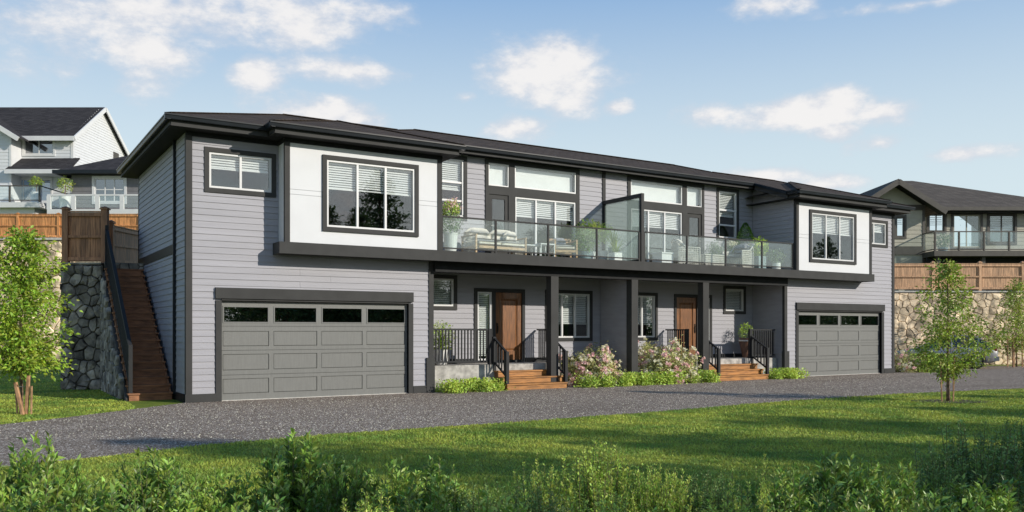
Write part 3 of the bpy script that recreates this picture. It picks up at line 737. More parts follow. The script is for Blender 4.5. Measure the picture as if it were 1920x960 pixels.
# main roof
def zf(y): return 6.685+.333*(y-20.76)
r = MB()
poly = [(3.66, 20.76), (11.07, 20.76), (11.07, 22.36), (24.51, 22.36), (24.51, 20.76), (31.92, 20.76), (28.12, 24.57), (24.53, 24.57), (23.48, 25.6), (12.1, 25.6), (11.05, 24.57), (7.46, 24.57)]
r.quad(*[(x, y, zf(y)) for x, y in poly])
zp = zf(24.57); zq = zf(25.6)
for mm in (0, 1):
    q = lambda x: x if mm == 0 else MIR-x
    r.quad((q(3.66), 20.76, zf(20.76)), (q(7.46), 24.57, zp), (q(7.46), 25.1, zp), (q(3.66), 28.84, zf(20.76)))
    r.quad((q(7.46), 24.57, zp), (q(11.05), 24.57, zp), (q(11.05), 26.6, zp-.3), (q(7.46), 25.1, zp))
    r.quad((q(7.46), 25.1, zp), (q(11.05), 26.6, zp-.3), (q(11.05), 28.84, zf(20.76)), (q(3.66), 28.84, zf(20.76)))
    r.quad((q(11.05), 24.57, zp), (q(12.1), 25.6, zq), (q(11.05), 28.84, zf(20.76)))
r.quad((12.1, 25.6, zq), (23.48, 25.6, zq), (24.53, 28.84, zf(20.76)), (11.05, 28.84, zf(20.76)))
for i in range(5):
    a, b = poly[i], poly[i+1]; r.quad((a[0], a[1], zf(a[1])-.012), (b[0], b[1], zf(b[1])-.012), (b[0], b[1], zf(b[1])), (a[0], a[1], zf(a[1])))
H.part(r, 'roof', M_ROOF)
hp = MB()
for mm in (0, 1):
    q = lambda x: x if mm == 0 else MIR-x
    hp.bar((q(3.66), 20.76, zf(20.76)+.01), (q(7.46), 24.57, zp+.012), .17, .018)
    hp.bar((q(7.46), 24.57, zp+.012), (q(11.05), 24.57, zp+.012), .17, .018)
    hp.bar((q(11.05), 24.57, zp+.012), (q(12.1), 25.6, zq+.012), .17, .018)
hp.bar((12.1, 25.6, zq+.012), (23.48, 25.6, zq+.012), .17, .018)
H.part(hp, 'ridge_cap', M_ROOF)
gb = MB(); gut(gb, 'x', 22.27, 11.13, 24.45, 7.205, -1); H.part(gb, 'gutter', M_GUTTER)
fb = MB(); fas(fb, 'x', 22.27, 11.06, 24.52, 6.99, 7.10, -1); H.part(fb, 'fascia', M_TRIM)
H.part(MB().box(10.66, 24.92, 22.44, 22.795, 7.032, 7.05), 'soffit', M_SOFFIT)
H.part(MB().box(10.69, 24.89, YR-.03, YR-.002, 6.975, 7.028) if False else MB().box(12.6, 13.18, YR-.03, YR-.0255, 7.0, 7.03), 'frieze', M_SOFFIT)

# ---- balcony
bd = MB().box(6.22, 29.36, 20.715, 20.80, 3.60, 3.885); bd.box(6.22, 6.30, 20.802, YF-.026, 3.60, 3.885); bd.box(29.28, 29.36, 20.802, YF-.026, 3.60, 3.885)
H.part(bd, 'belly_band', M_TRIM)
bd = MB().box(6.302, 10.65, 20.802, YF-.03, 3.62, 3.88).box(24.93, 29.278, 20.802, YF-.03, 3.62, 3.88); bd.box(10.652, 24.928, 20.802, YR-.055, 3.62, 3.88)
bal = H.part(bd, 'balcony', M_TRIM)
sub(bal, MB().box(10.66, 24.92, 20.81, YR-.055, 3.8801, 3.886), 'deck_surface', M_CONC)
bm_ = MB().box(10.66, 24.92, 21.12, 21.38, 3.335, 3.619); H.part(bm_, 'beam', M_SOFFIT)
for (cx, cy) in ((13.9, 21.95), (22.6, 21.95)):
    l = H.part(MB().lathe((cx, cy, 3.415), [(.0, 0), (.10, 0), (.11, .008), (.11, .022)], 20), 'downlight', M_LAMP)
bc = MB()
for i in range(18): bc.box(10.68, 24.90, 21.385+i*.078, 21.385+i*.078+.072, 3.432, 3.447)
H.part(bc, 'porch_ceiling', M_SOFFIT)
YG = 20.86
posts = [10.72, 12.43, 14.23, 16.02, 17.70, 17.90, 19.73, 21.50, 23.27, 24.86]
tr = MB().box(10.69, 17.67, YG-.028, YG+.028, 4.815, 4.855).box(17.94, 24.89, YG-.028, YG+.028, 4.815, 4.855); top = H.part(tr, 'hand_rail', M_TRIM)
tr = MB().box(10.69, 17.67, YG-.02, YG+.02, 3.955, 3.99).box(17.94, 24.89, YG-.02, YG+.02, 3.955, 3.99); H.part(tr, 'bottom_rail', M_TRIM)
for p in posts: H.part(MB().box(p-.026, p+.026, YG-.026, YG+.026, 3.886, 4.814), 'railing_post', M_TRIM)
for a, b in zip(posts[:-1], posts[1:]):
    if b-a > .5: H.part(MB().box(a+.04, b-.04, YG-.005, YG+.005, 3.992, 4.812), 'glass_panel', M_RAILG)
sc = MB().box(17.745, 17.855, YG-.06, YG+.05, 3.886, 6.05).box(17.76, 17.84, YR-.10, YR-.05, 3.886, 5.93); sc.box(17.745, 17.855, YG+.052, YR-.05, 5.935, 6.05); sc.box(17.765, 17.835, YG+.052, YR-.102, 3.90, 3.97)
scr = H.part(sc, 'privacy_screen', M_TRIM); sub(scr, MB().box(17.792, 17.808, YG+.05, YR-.10, 3.975, 5.93), 'frosted_panel', M_FROST)
# ---- columns
for (a, b) in ((14.50, 14.77), (17.60, 17.86), (20.70, 20.97)):
    c = H.part(MB().box(a, b, 21.10, 21.36, .004, 3.333), 'column', M_TRIM)
# ---- porches
def baluster_rail(p0, p1, z0a, z1a, z0b, z1b, n, name='porch_railing', posts_=(1, 1), pz=None):
    """railing from p0 to p1 (xy); z0a/z1a bottom/top heights at p0, z0b/z1b at p1"""
    b = MB()
    b.bar((*p0, z1a), (*p1, z1b), .06, .045); b.bar((*p0, z0a), (*p1, z0b), .045, .045)
    if posts_[0]: b.bar((*p0, pz[0] if pz else z0a-.05), (*p0, z1a+.03), .095)
    if posts_[1]: b.bar((*p1, pz[1] if pz else z0b-.05), (*p1, z1b+.03), .095)
    ro = H.part(b, name, M_BALU)
    for i in range(1, n+1):
        t = i/(n+1); x = p0[0]+(p1[0]-p0[0])*t; y = p0[1]+(p1[1]-p0[1])*t
        sub(ro, MB().bar((x, y, z0a+(z0b-z0a)*t), (x, y, z1a+(z1b-z1a)*t), .035), 'baluster', M_BALU)
    return ro
for (s0, s1, q0, q1, lab) in ((10.70, 15.15, 12.80, 14.92, 0), (20.43, 24.88, 21.18, 23.62, 1)):
    H.part(MB().box(s0, s1, 21.60, 22.742, .0, .72), 'porch_slab', M_CONC)
    st_ = H.part(MB().box(q0+.03, q1-.03, 20.90, 21.598, .005, .135).box(q0+.03, q1-.03, 21.15, 21.598, .136, .32).box(q0+.03, q1-.03, 21.40, 21.598, .321, .50), 'front_steps', M_STAIR)
    for i, (yy, hh) in enumerate(((20.85, .18), (21.10, .36), (21.35, .54))):
        sub(st_, MB().box(q0, q1, yy-.02, yy+.255, hh-.04, hh), 'tread', M_STEP)
        sub(st_, MB().box(q0+.02, q1-.02, yy+.012, yy+.045, hh-.175, hh-.042), 'riser', M_STEP)
    for xx in (q0+.03, q1-.03):
        baluster_rail((xx, 21.62), (xx, 20.90), .80, 1.50, .38, 1.08, 4, 'stair_railing', pz=(.54, .18))
baluster_rail((10.74, 21.66), (12.70, 21.66), .82, 1.74, .82, 1.74, 18, posts_=(0, 1), pz=(.72, .72))
baluster_rail((23.55, 21.66), (24.84, 21.66), .82, 1.74, .82, 1.74, 12, posts_=(1, 0), pz=(.72, .72))
baluster_rail((15.08, 21.66), (15.08, 22.72), .82, 1.74, .82, 1.74, 9, posts_=(1, 0), pz=(.72, .72))
baluster_rail((20.50, 21.66), (20.50, 22.72), .82, 1.74, .82, 1.74, 9, posts_=(1, 0), pz=(.72, .72))
# ---------------------------------------------------------------- stone walls (each stone its own piece)
def voronoi(w, h, s, rng, jit=.42):
    """irregular cells filling a w x h rectangle, mean size s"""
    nx = max(1, round(w/s)); ny = max(1, round(h/(s*.88))); P = []
    for j in range(-1, ny+1):
        for i in range(-1, nx+1):
            P.append(((i+.5+(.5 if j % 2 else 0)*.9-.2+rng.uniform(-jit, jit))*w/nx, (j+.5+rng.uniform(-jit, jit))*h/ny))
    cells = []
    for a in P:
        poly = [(0, 0), (w, 0), (w, h), (0, h)]
        if not (-.6*s < a[0] < w+.6*s and -.6*s < a[1] < h+.6*s): continue
        for b in P:
            if b is a: continue
            dx, dy = b[0]-a[0], b[1]-a[1]
            if dx*dx+dy*dy > (3.4*s)**2: continue
            mx, my = (a[0]+b[0])/2, (a[1]+b[1])/2; out = []
            for k in range(len(poly)):
                p, q = poly[k], poly[(k+1) % len(poly)]
                fp = (p[0]-mx)*dx+(p[1]-my)*dy; fq = (q[0]-mx)*dx+(q[1]-my)*dy
                if fp <= 0: out.append(p)
                if fp*fq < 0: t = fp/(fp-fq); out.append((p[0]+(q[0]-p[0])*t, p[1]+(q[1]-p[1])*t))
            poly = out
            if len(poly) < 3: break
        if len(poly) >= 3: cells.append(poly)
    return cells
def stone_piece(poly, gap, depth, rng):
    cx = sum(p[0] for p in poly)/len(poly); cy = sum(p[1] for p in poly)/len(poly)
    # subdivide the outline so it can be knocked irregular
    pts = []
    for i in range(len(poly)):
        a, b = poly[i], poly[(i+1) % len(poly)]; L = math.dist(a, b)
        if L < .03: continue
        pts.append(a)
        if L > .22: t = rng.uniform(.35, .65); pts.append((a[0]+(b[0]-a[0])*t+rng.uniform(-.02, .02), a[1]+(b[1]-a[1])*t+rng.uniform(-.02, .02)))
    if len(pts) < 3: return None
    R = max(math.dist(p, (cx, cy)) for p in pts)
    if R < .07: return None
    def ring(k, y, jy=0):
        return [(cx+(p[0]-cx)*k+0, y+rng.uniform(-jy, jy), cy+(p[1]-cy)*k) for p in pts]
    g = max(.5, 1-gap/R)
    r0 = ring(g, .02); r1 = ring(g*.98, -depth*.5, depth*.12); r2 = ring(g*.86, -depth*rng.uniform(.8, 1.1), depth*.22)
    n = len(pts); V = r0+r1+r2+[(cx+rng.uniform(-.04, .04), -depth*rng.uniform(.85, 1.25), cy)]
    Fc = []
    for o in (0, n):
        for i in range(n): Fc.append((o+i, o+(i+1) % n, o+n+(i+1) % n, o+n+i))
    for i in range(n): Fc.append((2*n+i, 2*n+(i+1) % n, 3*n))
    return V, Fc
def stone_face(parent, frame, w, h, s, gap, depth, m, rng, keep=None, limit=300, pic=None):
    """frame(x, y, z) maps face coordinates (along, out, up) to the wall's local frame"""
    cs = voronoi(w, h, s, rng); extra = MB(); n = 0
    for poly in cs:
        if keep: 
            cx = sum(p[0] for p in poly)/len(poly); cy = sum(p[1] for p in poly)/len(poly)
            if not keep(cx, cy): continue
        r = stone_piece(poly, gap, depth, rng)
        if not r: continue
        V = [frame(*p) for p in r[0]]
        if n < limit:
            c = V[-1]; b = MB(); b.add([(x-c[0], y-c[1], z-c[2]) for x, y, z in V], r[1])
            o = b.build('stone', m, parent, loc=c); n += 1
        else: extra.add(V, r[1])
    if extra.v:
        e = sub(parent, extra, 'stone_filling', m); e['kind'] = 'stuff'
    return n
RS = random.Random(5)
# dark basalt wall left of the stairs, faces the camera, then returns along the stairs
zW = 24.8
r0, _, _ = bp(115, 0, zW); rS = RT[0]*3.02+RT[1]*((zW-FW[0]*3.02)/FW[1])
WL = Root('basalt_retaining_wall', 'dark basalt retaining wall in shade between the young tree and the outdoor stairs', 'retaining wall', (r0, zW, 0), YAW)
hW = 3.68
core = MB().box(r0+.02, rS, zW+.03, zW+.5, 0, hW-.03)
# wedge under the stairs (in camera frame)
def toC(x, y): return (x*RT[0]+y*RT[1], x*FW[0]+y*FW[1])
wl = WL.part(core, 'wall_core', M_MORTARD)
stone_face(wl, lambda x, y, z: (r0+x, zW+y+.03, z), rS-r0+.03, hW-.08, .33, .008, .11, M_STONED, RS)
# left return going back
stone_face(wl, lambda x, y, z: (r0+.02+y, zW+.03+x, z), .5, hW-.08, .40, .012, .06, M_STONED, RS)
WL.part(MB().box(r0-.05, rS, zW-.05, zW+.55, hW-.055, hW), 'coping', M_CAP if False else M_STONED)
# ---------------------------------------------------------------- outdoor stairs
SX0, SX1 = 3.10, 4.08; SY0, NS = 22.55, 19; RISE = 3.50/NS; RUN = .245
ST = Root('outdoor_stairs', 'steep dark timber stairs with black handrail along the shaded house side', 'stairs', (3.6, SY0, 0))
# masonry filling the side under the flight
sideb = MB(); P = [(SY0+.05, 0), (SY0+NS*RUN, 0), (SY0+NS*RUN, 3.40), (SY0+.05, .06)]
sideb.add([(3.03, y, z) for y, z in P]+[(3.09, y, z) for y, z in P], [(3, 2, 1, 0), (4, 5, 6, 7), (1, 0, 4, 5), (2, 1, 5, 6), (3, 2, 6, 7), (0, 3, 7, 4)])
WS = Root('stair_side_wall', 'dark basalt cheek wall rising in a slope under the outdoor stairs', 'retaining wall', (3.03, SY0, 0))
wsp = WS.part(sideb, 'wall_core', M_MORTARD)
stone_face(wsp, lambda x, y, z: (3.03+y, SY0+NS*RUN-x, z), NS*RUN, 3.4, .33, .008, .07, M_STONED, RS, keep=lambda x, z: z < 3.40-(x)/(NS*RUN)*3.40-.05)
sb = MB()
for xx in (SX0, SX1-.045):
    P = [(SY0, .0), (SY0+.25, 0), (SY0+NS*RUN, 3.22), (SY0+NS*RUN, 3.5), (SY0+NS*RUN-.1, 3.5), (SY0, .13)]
    V = [(xx, y, z) for y, z in P]+[(xx+.045, y, z) for y, z in P]; n = 6
    sb.add(V, [tuple(range(n-1, -1, -1)), tuple(range(n, 2*n))]+[(i, (i+1) % n, (i+1) % n+n, i+n) for i in range(n)])
ST.part(sb, 'stringer', M_STAIR)
for i in range(NS):
    y = SY0+i*RUN; z = (i+1)*RISE
    ST.part(MB().box(SX0-.03, SX1+.02, y-.025, y+RUN+.005, z-.038, z), 'tread', M_STAIR)
    ST.part(MB().box(SX0+.046, SX1-.046, y+.004, y+.03, z-RISE+.001, z-.039), 'riser', M_STAIR)
hr = MB(); ya, yb = SY0+.12, SY0+NS*RUN
hr.box(SX0+.0, SX0+.09, ya-.045, ya+.045, RISE, RISE+1.18)
hr.bar((SX0+.045, ya, RISE+1.12), (SX0+.045, yb, 3.5+1.12), .085, .06)
hr.bar((SX0+.045, ya, RISE+.14), (SX0+.045, yb, 3.5+.14), .05, .06)
hr.box(SX0, SX0+.09, yb-.045, yb+.045, 3.45, 4.75)
hro = ST.part(hr, 'hand_rail', M_BALU)
for i in range(1, 36):
    t = i/36; y = ya+(yb-ya)*t; z = RISE+(3.5-RISE)*t
    ST.part(MB().bar((SX0+.045, y, z+.16), (SX0+.045, y, z+1.10), .04), 'baluster', M_BALU)
# landing behind and low stone kerb
WK = Root('landing_stone_kerb', 'short low course of dark stone at the top of the outdoor stairs', 'retaining wall', (3.6, 27.4, 3.3))
kw = WK.part(MB().box(3.10, 4.16, 27.40, 27.8, .05, 3.70), 'wall_core', M_MORTARD)
stone_face(kw, lambda x, y, z: (3.1+x, 27.40+y, 3.38+z), 1.06, .32, .26, .01, .05, M_STONED, RS)

# ---------------------------------------------------------------- fences
def fence_run(R, a, b, zb, zt, m, post_at, inward=1, bw=.135, mid=True, capz=.10, pw=.13, boards=True):
    """timber fence from a to b in the root's frame: posts, rails and single boards"""
    a = Vector((a[0], a[1], 0)); b = Vector((b[0], b[1], 0)); d = b-a; L = d.length; d.normalize(); nrm = Vector((d.y, -d.x, 0))*inward
    cnt = int(L/bw); step = L/cnt; ang = math.atan2(d.y, d.x)
    pm = MB().box(.004, step-.004, 0, .02, 0, 1).mesh('fence_board', m)
    zf_ = zb if callable(zb) else (lambda s: zb); zt_ = zt if callable(zt) else (lambda s: zt)
    for i in range(cnt):
        p = a+d*(i*step); o = bpy.data.objects.new('board', pm); COL.objects.link(o); o.parent = R.o
        o.location = (p.x+R.off[0], p.y+R.off[1], zf_(i*step)+.05+R.off[2]); o.rotation_euler = (0, 0, ang); o.scale = (1, 1, zt_(i*step)-zf_(i*step)-.12)
    for q0, q1, th in ((-.10, -.0, .05), (.09, .17, .05)) + (((None, None, .05),) if mid else ()):
        rb = MB()
        for s0, s1 in ((0, L),):
            if q0 is None: za = zf_(0)+(zt_(0)-zf_(0))*.5; zb_ = zf_(L)+(zt_(L)-zf_(L))*.5
            elif q0 < 0: za = zt_(0)+q0; zb_ = zt_(L)+q0
            else: za = zf_(0)+q0; zb_ = zf_(L)+q0
            p = a+nrm*.035; q = b+nrm*.035
            rb.bar((p.x, p.y, za+.03), (q.x, q.y, zb_+.03), .05, .07 if q0 is None else .10)
        R.part(rb, 'rail', m)
    p = a; q = b; R.part(MB().bar((a.x, a.y, zt_(0)+.015), (b.x, b.y, zt_(L)+.015), .13, .03), 'top_rail', m)
    for s in post_at:
        p = a+d*s; z0, z1 = zf_(s), zt_(s)
        pb = MB(); pb.box(-pw/2, pw/2, -pw/2, pw/2, z0-.05, z1+capz); pb.box(-pw/2-.03, pw/2+.03, -pw/2-.03, pw/2+.03, z1+capz-.055, z1+capz-.02)
        pb.add([(-pw/2-.02, -pw/2-.02, z1+capz), (pw/2+.02, -pw/2-.02, z1+capz), (pw/2+.02, pw/2+.02, z1+capz), (-pw/2-.02, pw/2+.02, z1+capz), (0, 0, z1+capz+.05)], [(0, 1, 4), (1, 2, 4), (2, 3, 4), (3, 0, 4), (3, 2, 1, 0)])
        o = link('post', pb.mesh('post', m), R.o, loc=(p.x+R.off[0], p.y+R.off[1], R.off[2])); o.rotation_euler = (0, 0, ang)
# far left: tan stone wall with sunny fence
zL = 48.0; rA = bp(-90, 0, zL)[0]; rB = bp(330, 0, zL)[0]; hL = bp(0, 450, zL)[2]
TW = Root('tan_retaining_wall', 'tall sunlit tan stone retaining wall behind the staked tree at left', 'retaining wall', (rA, zL, 0), YAW)
tw = TW.part(MB().box(rA, rB, zL+.04, zL+.8, 0, hL), 'wall_core', M_MORTAR)
stone_face(tw, lambda x, y, z: (rA+x, zL+.04+y, z), bp(140, 0, zL)[0]-rA, hL-.05, .60, .014, .09, M_STONEL, RS)
TW.part(MB().box(rA, rB, zL-.10, zL+.8, hL+.001, hL+.12), 'coping', M_CAP)
FL = Root('far_timber_fence', 'orange-brown board fence in full sun on the tan wall at left', 'fence', (rA, zL+.3, hL+.12), YAW)
fence_run(FL, (rA, zL+.3), (rB, zL+.3), hL+.12, bp(0, 402, zL+.3)[2], M_FENCE, [bp(p, 0, zL+.3)[0]-rA for p in (34, 110, 186, 262)], capz=.06)
# near left: brown panel on the basalt wall
f0 = bp(124, 0, zW+.25)[0]; f1 = bp(197, 0, zW+.25)[0]; ft = bp(0, 398, zW+.25)[2]
FN = Root('brown_fence_panel', 'tall brown board fence panel with two capped posts on the basalt wall', 'fence', (f0, zW+.25, hW), YAW)
fence_run(FN, (f0, zW+.25), (f1, zW+.25), hW, ft, M_FENCED, [0, f1-f0], capz=.13, pw=.17)
gp = cw(bp(209, 0, 25.6)[0], 25.6); ge = cw(bp(270, 0, 28.6)[0], 28.6)
FG = Root('side_timber_fence', 'brown board fence sloping away behind the stair head beside the house corner', 'fence', (gp[0], gp[1], 3.7))
Lg = math.dist(gp, ge); zt0 = bp(0, 424, 25.6)[2]; zt1 = bp(0, 437, 28.6)[2]
fence_run(FG, gp, ge, lambda s: 3.65+.2*s/Lg, lambda s: zt0+(zt1-zt0)*s/Lg, M_FENCED, [0], capz=.14, pw=.13)
# right: tan wall and fence
zR = 43.0; qA = bp(1655, 0, zR)[0]; qB = bp(2040, 0, zR)[0]; hR = bp(0, 548, zR)[2]
TR = Root('tan_stone_wall', 'sunlit tan stone retaining wall behind the parked silver car', 'retaining wall', (qA, zR, 0), YAW)
tr_ = TR.part(MB().box(qA, qB, zR+.04, zR+.8, 0, hR), 'wall_core', M_MORTAR)
stone_face(tr_, lambda x, y, z: (qA+x, zR+.04+y, z), qB-qA, hR-.04, .40, .007, .06, M_STONEL, RS)
TR.part(MB().box(qA, qB, zR-.06, zR+.8, hR+.001, hR+.07), 'coping', M_CAP)
FR = Root('right_timber_fence', 'honey-coloured board fence with capped posts on the tan wall at right', 'fence', (qA, zR+.3, hR+.1), YAW)
fence_run(FR, (qA, zR+.3), (qB, zR+.3), hR+.10, bp(0, 495, zR+.3)[2], M_FENCER, [bp(p, 0, zR+.3)[0]-qA for p in (1749, 1837, 1917, 2000)], capz=.10)
# terraces behind the walls
t = MB()
def cq(r, z, h): x, y = cw(r, z); return (x, y, h)
t.slab([cq(rA-30, zL+.5, hL), cq(rB+2, zL+.5, hL), cq(rB+2, 120, hL+3), cq(rA-60, 120, hL+3)], 3)
t.slab([cq(qA, zR+.5, hR), cq(qB+40, zR+.5, hR), cq(qB+60, 120, hR), cq(qA, 120, hR)], 2)
struct('terrace', t, MATS['lawn'])

# ---------------------------------------------------------------- neighbouring houses (built square to the street behind)
def hsiding(R, par, r0, r1, h0, h1, z, holes, m, e=.2, topf=None):
    me = MB().add([(0, -.03, 0), (1, -.03, 0), (1, 0, 0), (0, 0, 0), (0, -.008, e+.004), (1, -.008, e+.004), (1, 0, e+.004), (0, 0, e+.004)],
        [(0, 3, 2, 1), (4, 5, 6, 7), (0, 1, 5, 4), (1, 2, 6, 5), (2, 3, 7, 6), (3, 0, 4, 7)]).mesh('siding_board', m)
    for s, e_, z0, z1 in rows(r0, r1, h0, h1, holes, e=e):
        o = bpy.data.objects.new('siding_board', me); COL.objects.link(o); o.parent = par; o.scale = (e_-s, 1, (z1-z0)/e); o.location = (s, z, z0)
def bwin(R, px0, px1, py0, py1, z, m, lites=2, blind_=None, splits=(), w=.12, name='window', glass=None, trimm=None, fw=.07, proud=.06):
    r0, _, h1 = bp(px0, py0, z); r1, _, h0 = bp(px1, py1, z)
    b = MB(); y0 = z-proud
    b.box(r0, r1, y0, z+.002, h1-w, h1); b.box(r0, r1, y0, z+.002, h0, h0+w); b.box(r0, r0+w, y0, z+.002, h0+w, h1-w); b.box(r1-w, r1, y0, z+.002, h0+w, h1-w)
    c = R.part(b, name, trimm or m)
    fill_window(c, r0+w, r1-w, h0+w, h1-w, z, lites=lites, splits=[h0+(h1-h0)*s for s in splits], blindto=None if blind_ is None else h0+(h1-h0)*blind_, fw=fw, m=m, glass=glass, bp_=.11)
    return (r0+.02, r1-.02, h0+.02, h1-.02), (r0+w, r1-w, h0+w, h1-w)
M_GLASSB = glassmat('blue_window_glass', (.3, .36, .42), 2.2, .12)
# white house
zH = 62.0; rr = bp(137, 0, zH)[0]; zB = 70.6; rl = rr-20; gl = hL-.5
eave = bp(0, 255, zH)[2]; ridge = bp(0, 204, 66.3)[2]; zm = 66.3
WH = Root('white_house', 'white two-storey house with black shingle roof on the rise at far left', 'house', (rr-8, zH, gl), YAW)
holes = []; wh = []
s_, w_ = bwin(WH, 42, 104, 256, 293, zH, M_VINYL, lites=2, blind_=.42, glass=M_GLASSB, w=.14); holes.append(s_); wh.append(w_)
for (a, b_, l, bl) in ((-14, 13, 1, .4), (15, 72, 2, None), (73, 99, 1, .45)):
    s_, w_ = bwin(WH, a, b_, 333, 381, zH, M_VINYL, lites=l, blind_=bl, glass=M_GLASSB); holes.append(s_); wh.append(w_)
b = MB(); wallbox(b, '-y', zH, .2, rl, rr, gl, eave, wh)
wa = WH.part(b, 'wall', M_WSIDE)
hsiding(WH, wa, rl+8, rr-.15, gl+2, eave-.02, zH, holes, M_WSIDE, e=.24)
# gable end
b = MB(); P = [(zH, gl), (zB, gl), (zB, eave), (zm, ridge), (zH, eave)]; V = [(rr, y, z) for y, z in P]+[(rr-.2, y, z) for y, z in P]; n = 5
V = [(x, y if not (i in (0, 4, 5, 9)) else y+.201, z) for i, (x, y, z) in enumerate(V)]
b.add(V, [tuple(range(n)), tuple(range(2*n-1, n-1, -1))]+[(i, i+n, (i+1) % n+n, (i+1) % n) for i in range(n)])
ga = WH.part(b, 'gable_wall', M_WSIDE)
z = gl+3; k = 0
while z < ridge-.3:
    zz0 = zH if z < eave else zH+(z-eave)/(ridge-eave)*(zm-zH); zz1 = zB if z < eave else zB-(z-eave)/(ridge-eave)*(zB-zm)
    V = [(rr+.03, zz0, z), (rr+.03, zz1, z), (rr, zz1, z), (rr, zz0, z), (rr+.008, zz0, z+.2), (rr+.008, zz1, z+.2), (rr, zz1, z+.2), (rr, zz0, z+.2)]
    sub(ga, MB().add(V, [(0, 1, 2, 3), (4, 7, 6, 5), (0, 4, 5, 1), (1, 5, 6, 2), (2, 6, 7, 3), (3, 7, 4, 0)]), 'siding_board', M_WSIDE); z += .2
sub(ga, MB().box(rr, rr+.06, 68.2, 69.1, bp(0, 298, 68.6)[2], bp(0, 286, 68.6)[2]), 'window', M_KTRIM)
ov = .35
r = MB(); r.slab([(rl-1, zH-.5, eave-.15), (rr+ov, zH-.5, eave-.15), (rr+ov, zm, ridge+.12), (rl-1, zm, ridge+.12)], .12)
r.slab([(rl-1, zm, ridge+.12), (rr+ov, zm, ridge+.12), (rr+ov, zB+.6, eave-.2), (rl-1, zB+.6, eave-.2)], .12)
WH.part(r, 'roof', M_ROOFB)
f = MB(); f.bar((rr+ov, zH-.5, eave-.28), (rr+ov, zm, ridge-.02), .08, .3); f.bar((rr+ov, zm, ridge-.02), (rr+ov, zB+.6, eave-.33), .08, .3)
f.box(rl-1, rr+ov, zH-.58, zH-.5, eave-.45, eave-.12); WH.part(f, 'fascia', M_VINYL)
WH.part(MB().box(rl, rr+ov-.1, zH-.5, zH, eave-.32, eave-.30), 'soffit', M_VINYL)
WH.part(MB().box(rr-.15, rr+.04, zH-.05, zH+.15, gl, eave-.32), 'corner_board', M_VINYL)
# projecting gabled wing at the left edge
zw = 60.7; wr = bp(21, 0, zw)[0]; wl_ = wr-7; we = bp(0, 252, zw)[2]; wm = (wr+wl_)/2; wp = we+ (wr-wm)*.62
b = MB(); V = [(wl_, zw, gl), (wr, zw, gl), (wr, zw, we), (wm, zw, wp), (wl_, zw, we)]; V += [(x, zH, z) for x, y, z in V]
b.add(V, [(4, 3, 2, 1, 0), (0, 1, 6, 5), (1, 2, 7, 6)]); gw = WH.part(b, 'gable_wing', M_WSIDE)
hsiding(WH, gw, wl_+2, wr-.12, gl+3, we, zw, [], M_WSIDE, e=.24)
WH.part(MB().box(wr-.12, wr+.03, zw-.05, zw+.10, gl, we), 'corner_board', M_VINYL)
r = MB(); s = .62; r.slab([(wm, zw-.5, wp+.2), (wr+.8, zw-.5, we-.8*s+.25), (wr+.8, zH+1.3, we-.8*s+.25), (wm, zH+5, wp+.2)], .12); WH.part(r, 'roof', M_ROOFB)
WH.part(MB().bar((wm, zw-.55, wp+.02), (wr+.8, zw-.55, we-.8*s+.05), .1, .32), 'fascia', M_VINYL)
# pent roof over the ground floor windows
p0 = bp(9, 317, 60.2); p1 = bp(131, 317, 60.2); q0 = bp(38, 297, zH); q1 = bp(150, 296, zH)
r = MB(); r.slab([(p0[0], 60.2, p0[2]), (p1[0], 60.2, p1[2]), (q1[0], zH, q1[2]), (q0[0], zH, q0[2])], .1); WH.part(r, 'pent_roof', M_ROOFB)
WH.part(MB().box(p0[0], p1[0], 60.1, 60.2, p0[2]-.32, p0[2]-.02), 'fascia', M_VINYL)
WH.part(MB().box(p0[0]+.1, p1[0]-.1, 60.2, zH, p0[2]-.22, p0[2]-.2), 'soffit', M_VINYL)
# its balcony
zb = 58.0; c0 = bp(-60, 0, zb)[0]; c1 = bp(75, 0, zb)[0]; dk = bp(0, 379, zb)[2]
bb = WH.part(MB().box(c0, c1, zb, zH-.05, dk-.35, dk), 'balcony', M_VINYL)
sub(bb, MB().box(c0, c1-.6, zb+.4, zH-.1, gl+.02, dk-.351), 'balcony_base', M_WSIDE)
rt = bp(0, 348, zb)[2]; rbm = bp(0, 375, zb)[2]
sub(bb, MB().box(c0, c1, zb+.05, zb+.10, rt-.04, rt+.03).box(c0, c1, zb+.05, zb+.10, rbm-.03, rbm+.03).box(c1-.05, c1, zb+.101, zH-.1, rt-.04, rt+.03), 'hand_rail', M_KTRIM)
for p in (17, 73): a = bp(p, 0, zb)[0]; sub(bb, MB().box(a-.05, a+.05, zb+.03, zb+.12, dk, rt-.041), 'railing_post', M_KTRIM)
sub(bb, MB().box(c0, c1-.1, zb+.07, zb+.08, rbm, rt-.05), 'glass_panel', M_RAILG)
# slate-grey house
zG = 57.5; g0 = bp(134, 0, zG)[0]; g1 = g0+12; ge_ = bp(0, 327, zG)[2]
GH = Root('slate_house', 'slate-grey single-storey house with low black hip roof and white triple window', 'house', (g0+3, zG, gl), YAW)
s_, w_ = bwin(GH, 173, 238, 330, 383, zG, M_VINYL, lites=3, splits=(.52,), blind_=.55, glass=M_GLASSB, w=.16)
b = MB(); wallbox(b, '-y', zG, .2, g0, g1, gl, ge_, [w_]); b.box(g0, g0+.2, zG+.2, zG+8, gl, ge_)
gwall = GH.part(b, 'wall', M_GSIDE); hsiding(GH, gwall, g0+.03, g0+6, gl+1, ge_, zG, [s_], M_GSIDE, e=.27)
r = MB(); e0, e1 = g0-.75, g1+.7; ya, yb = zG-.7, zG+9; ze = ge_+.15; zk = bp(0, 302, zG+4)[2]+.9; xm0, xm1, ym = e0+5, e1-5, (ya+yb)/2
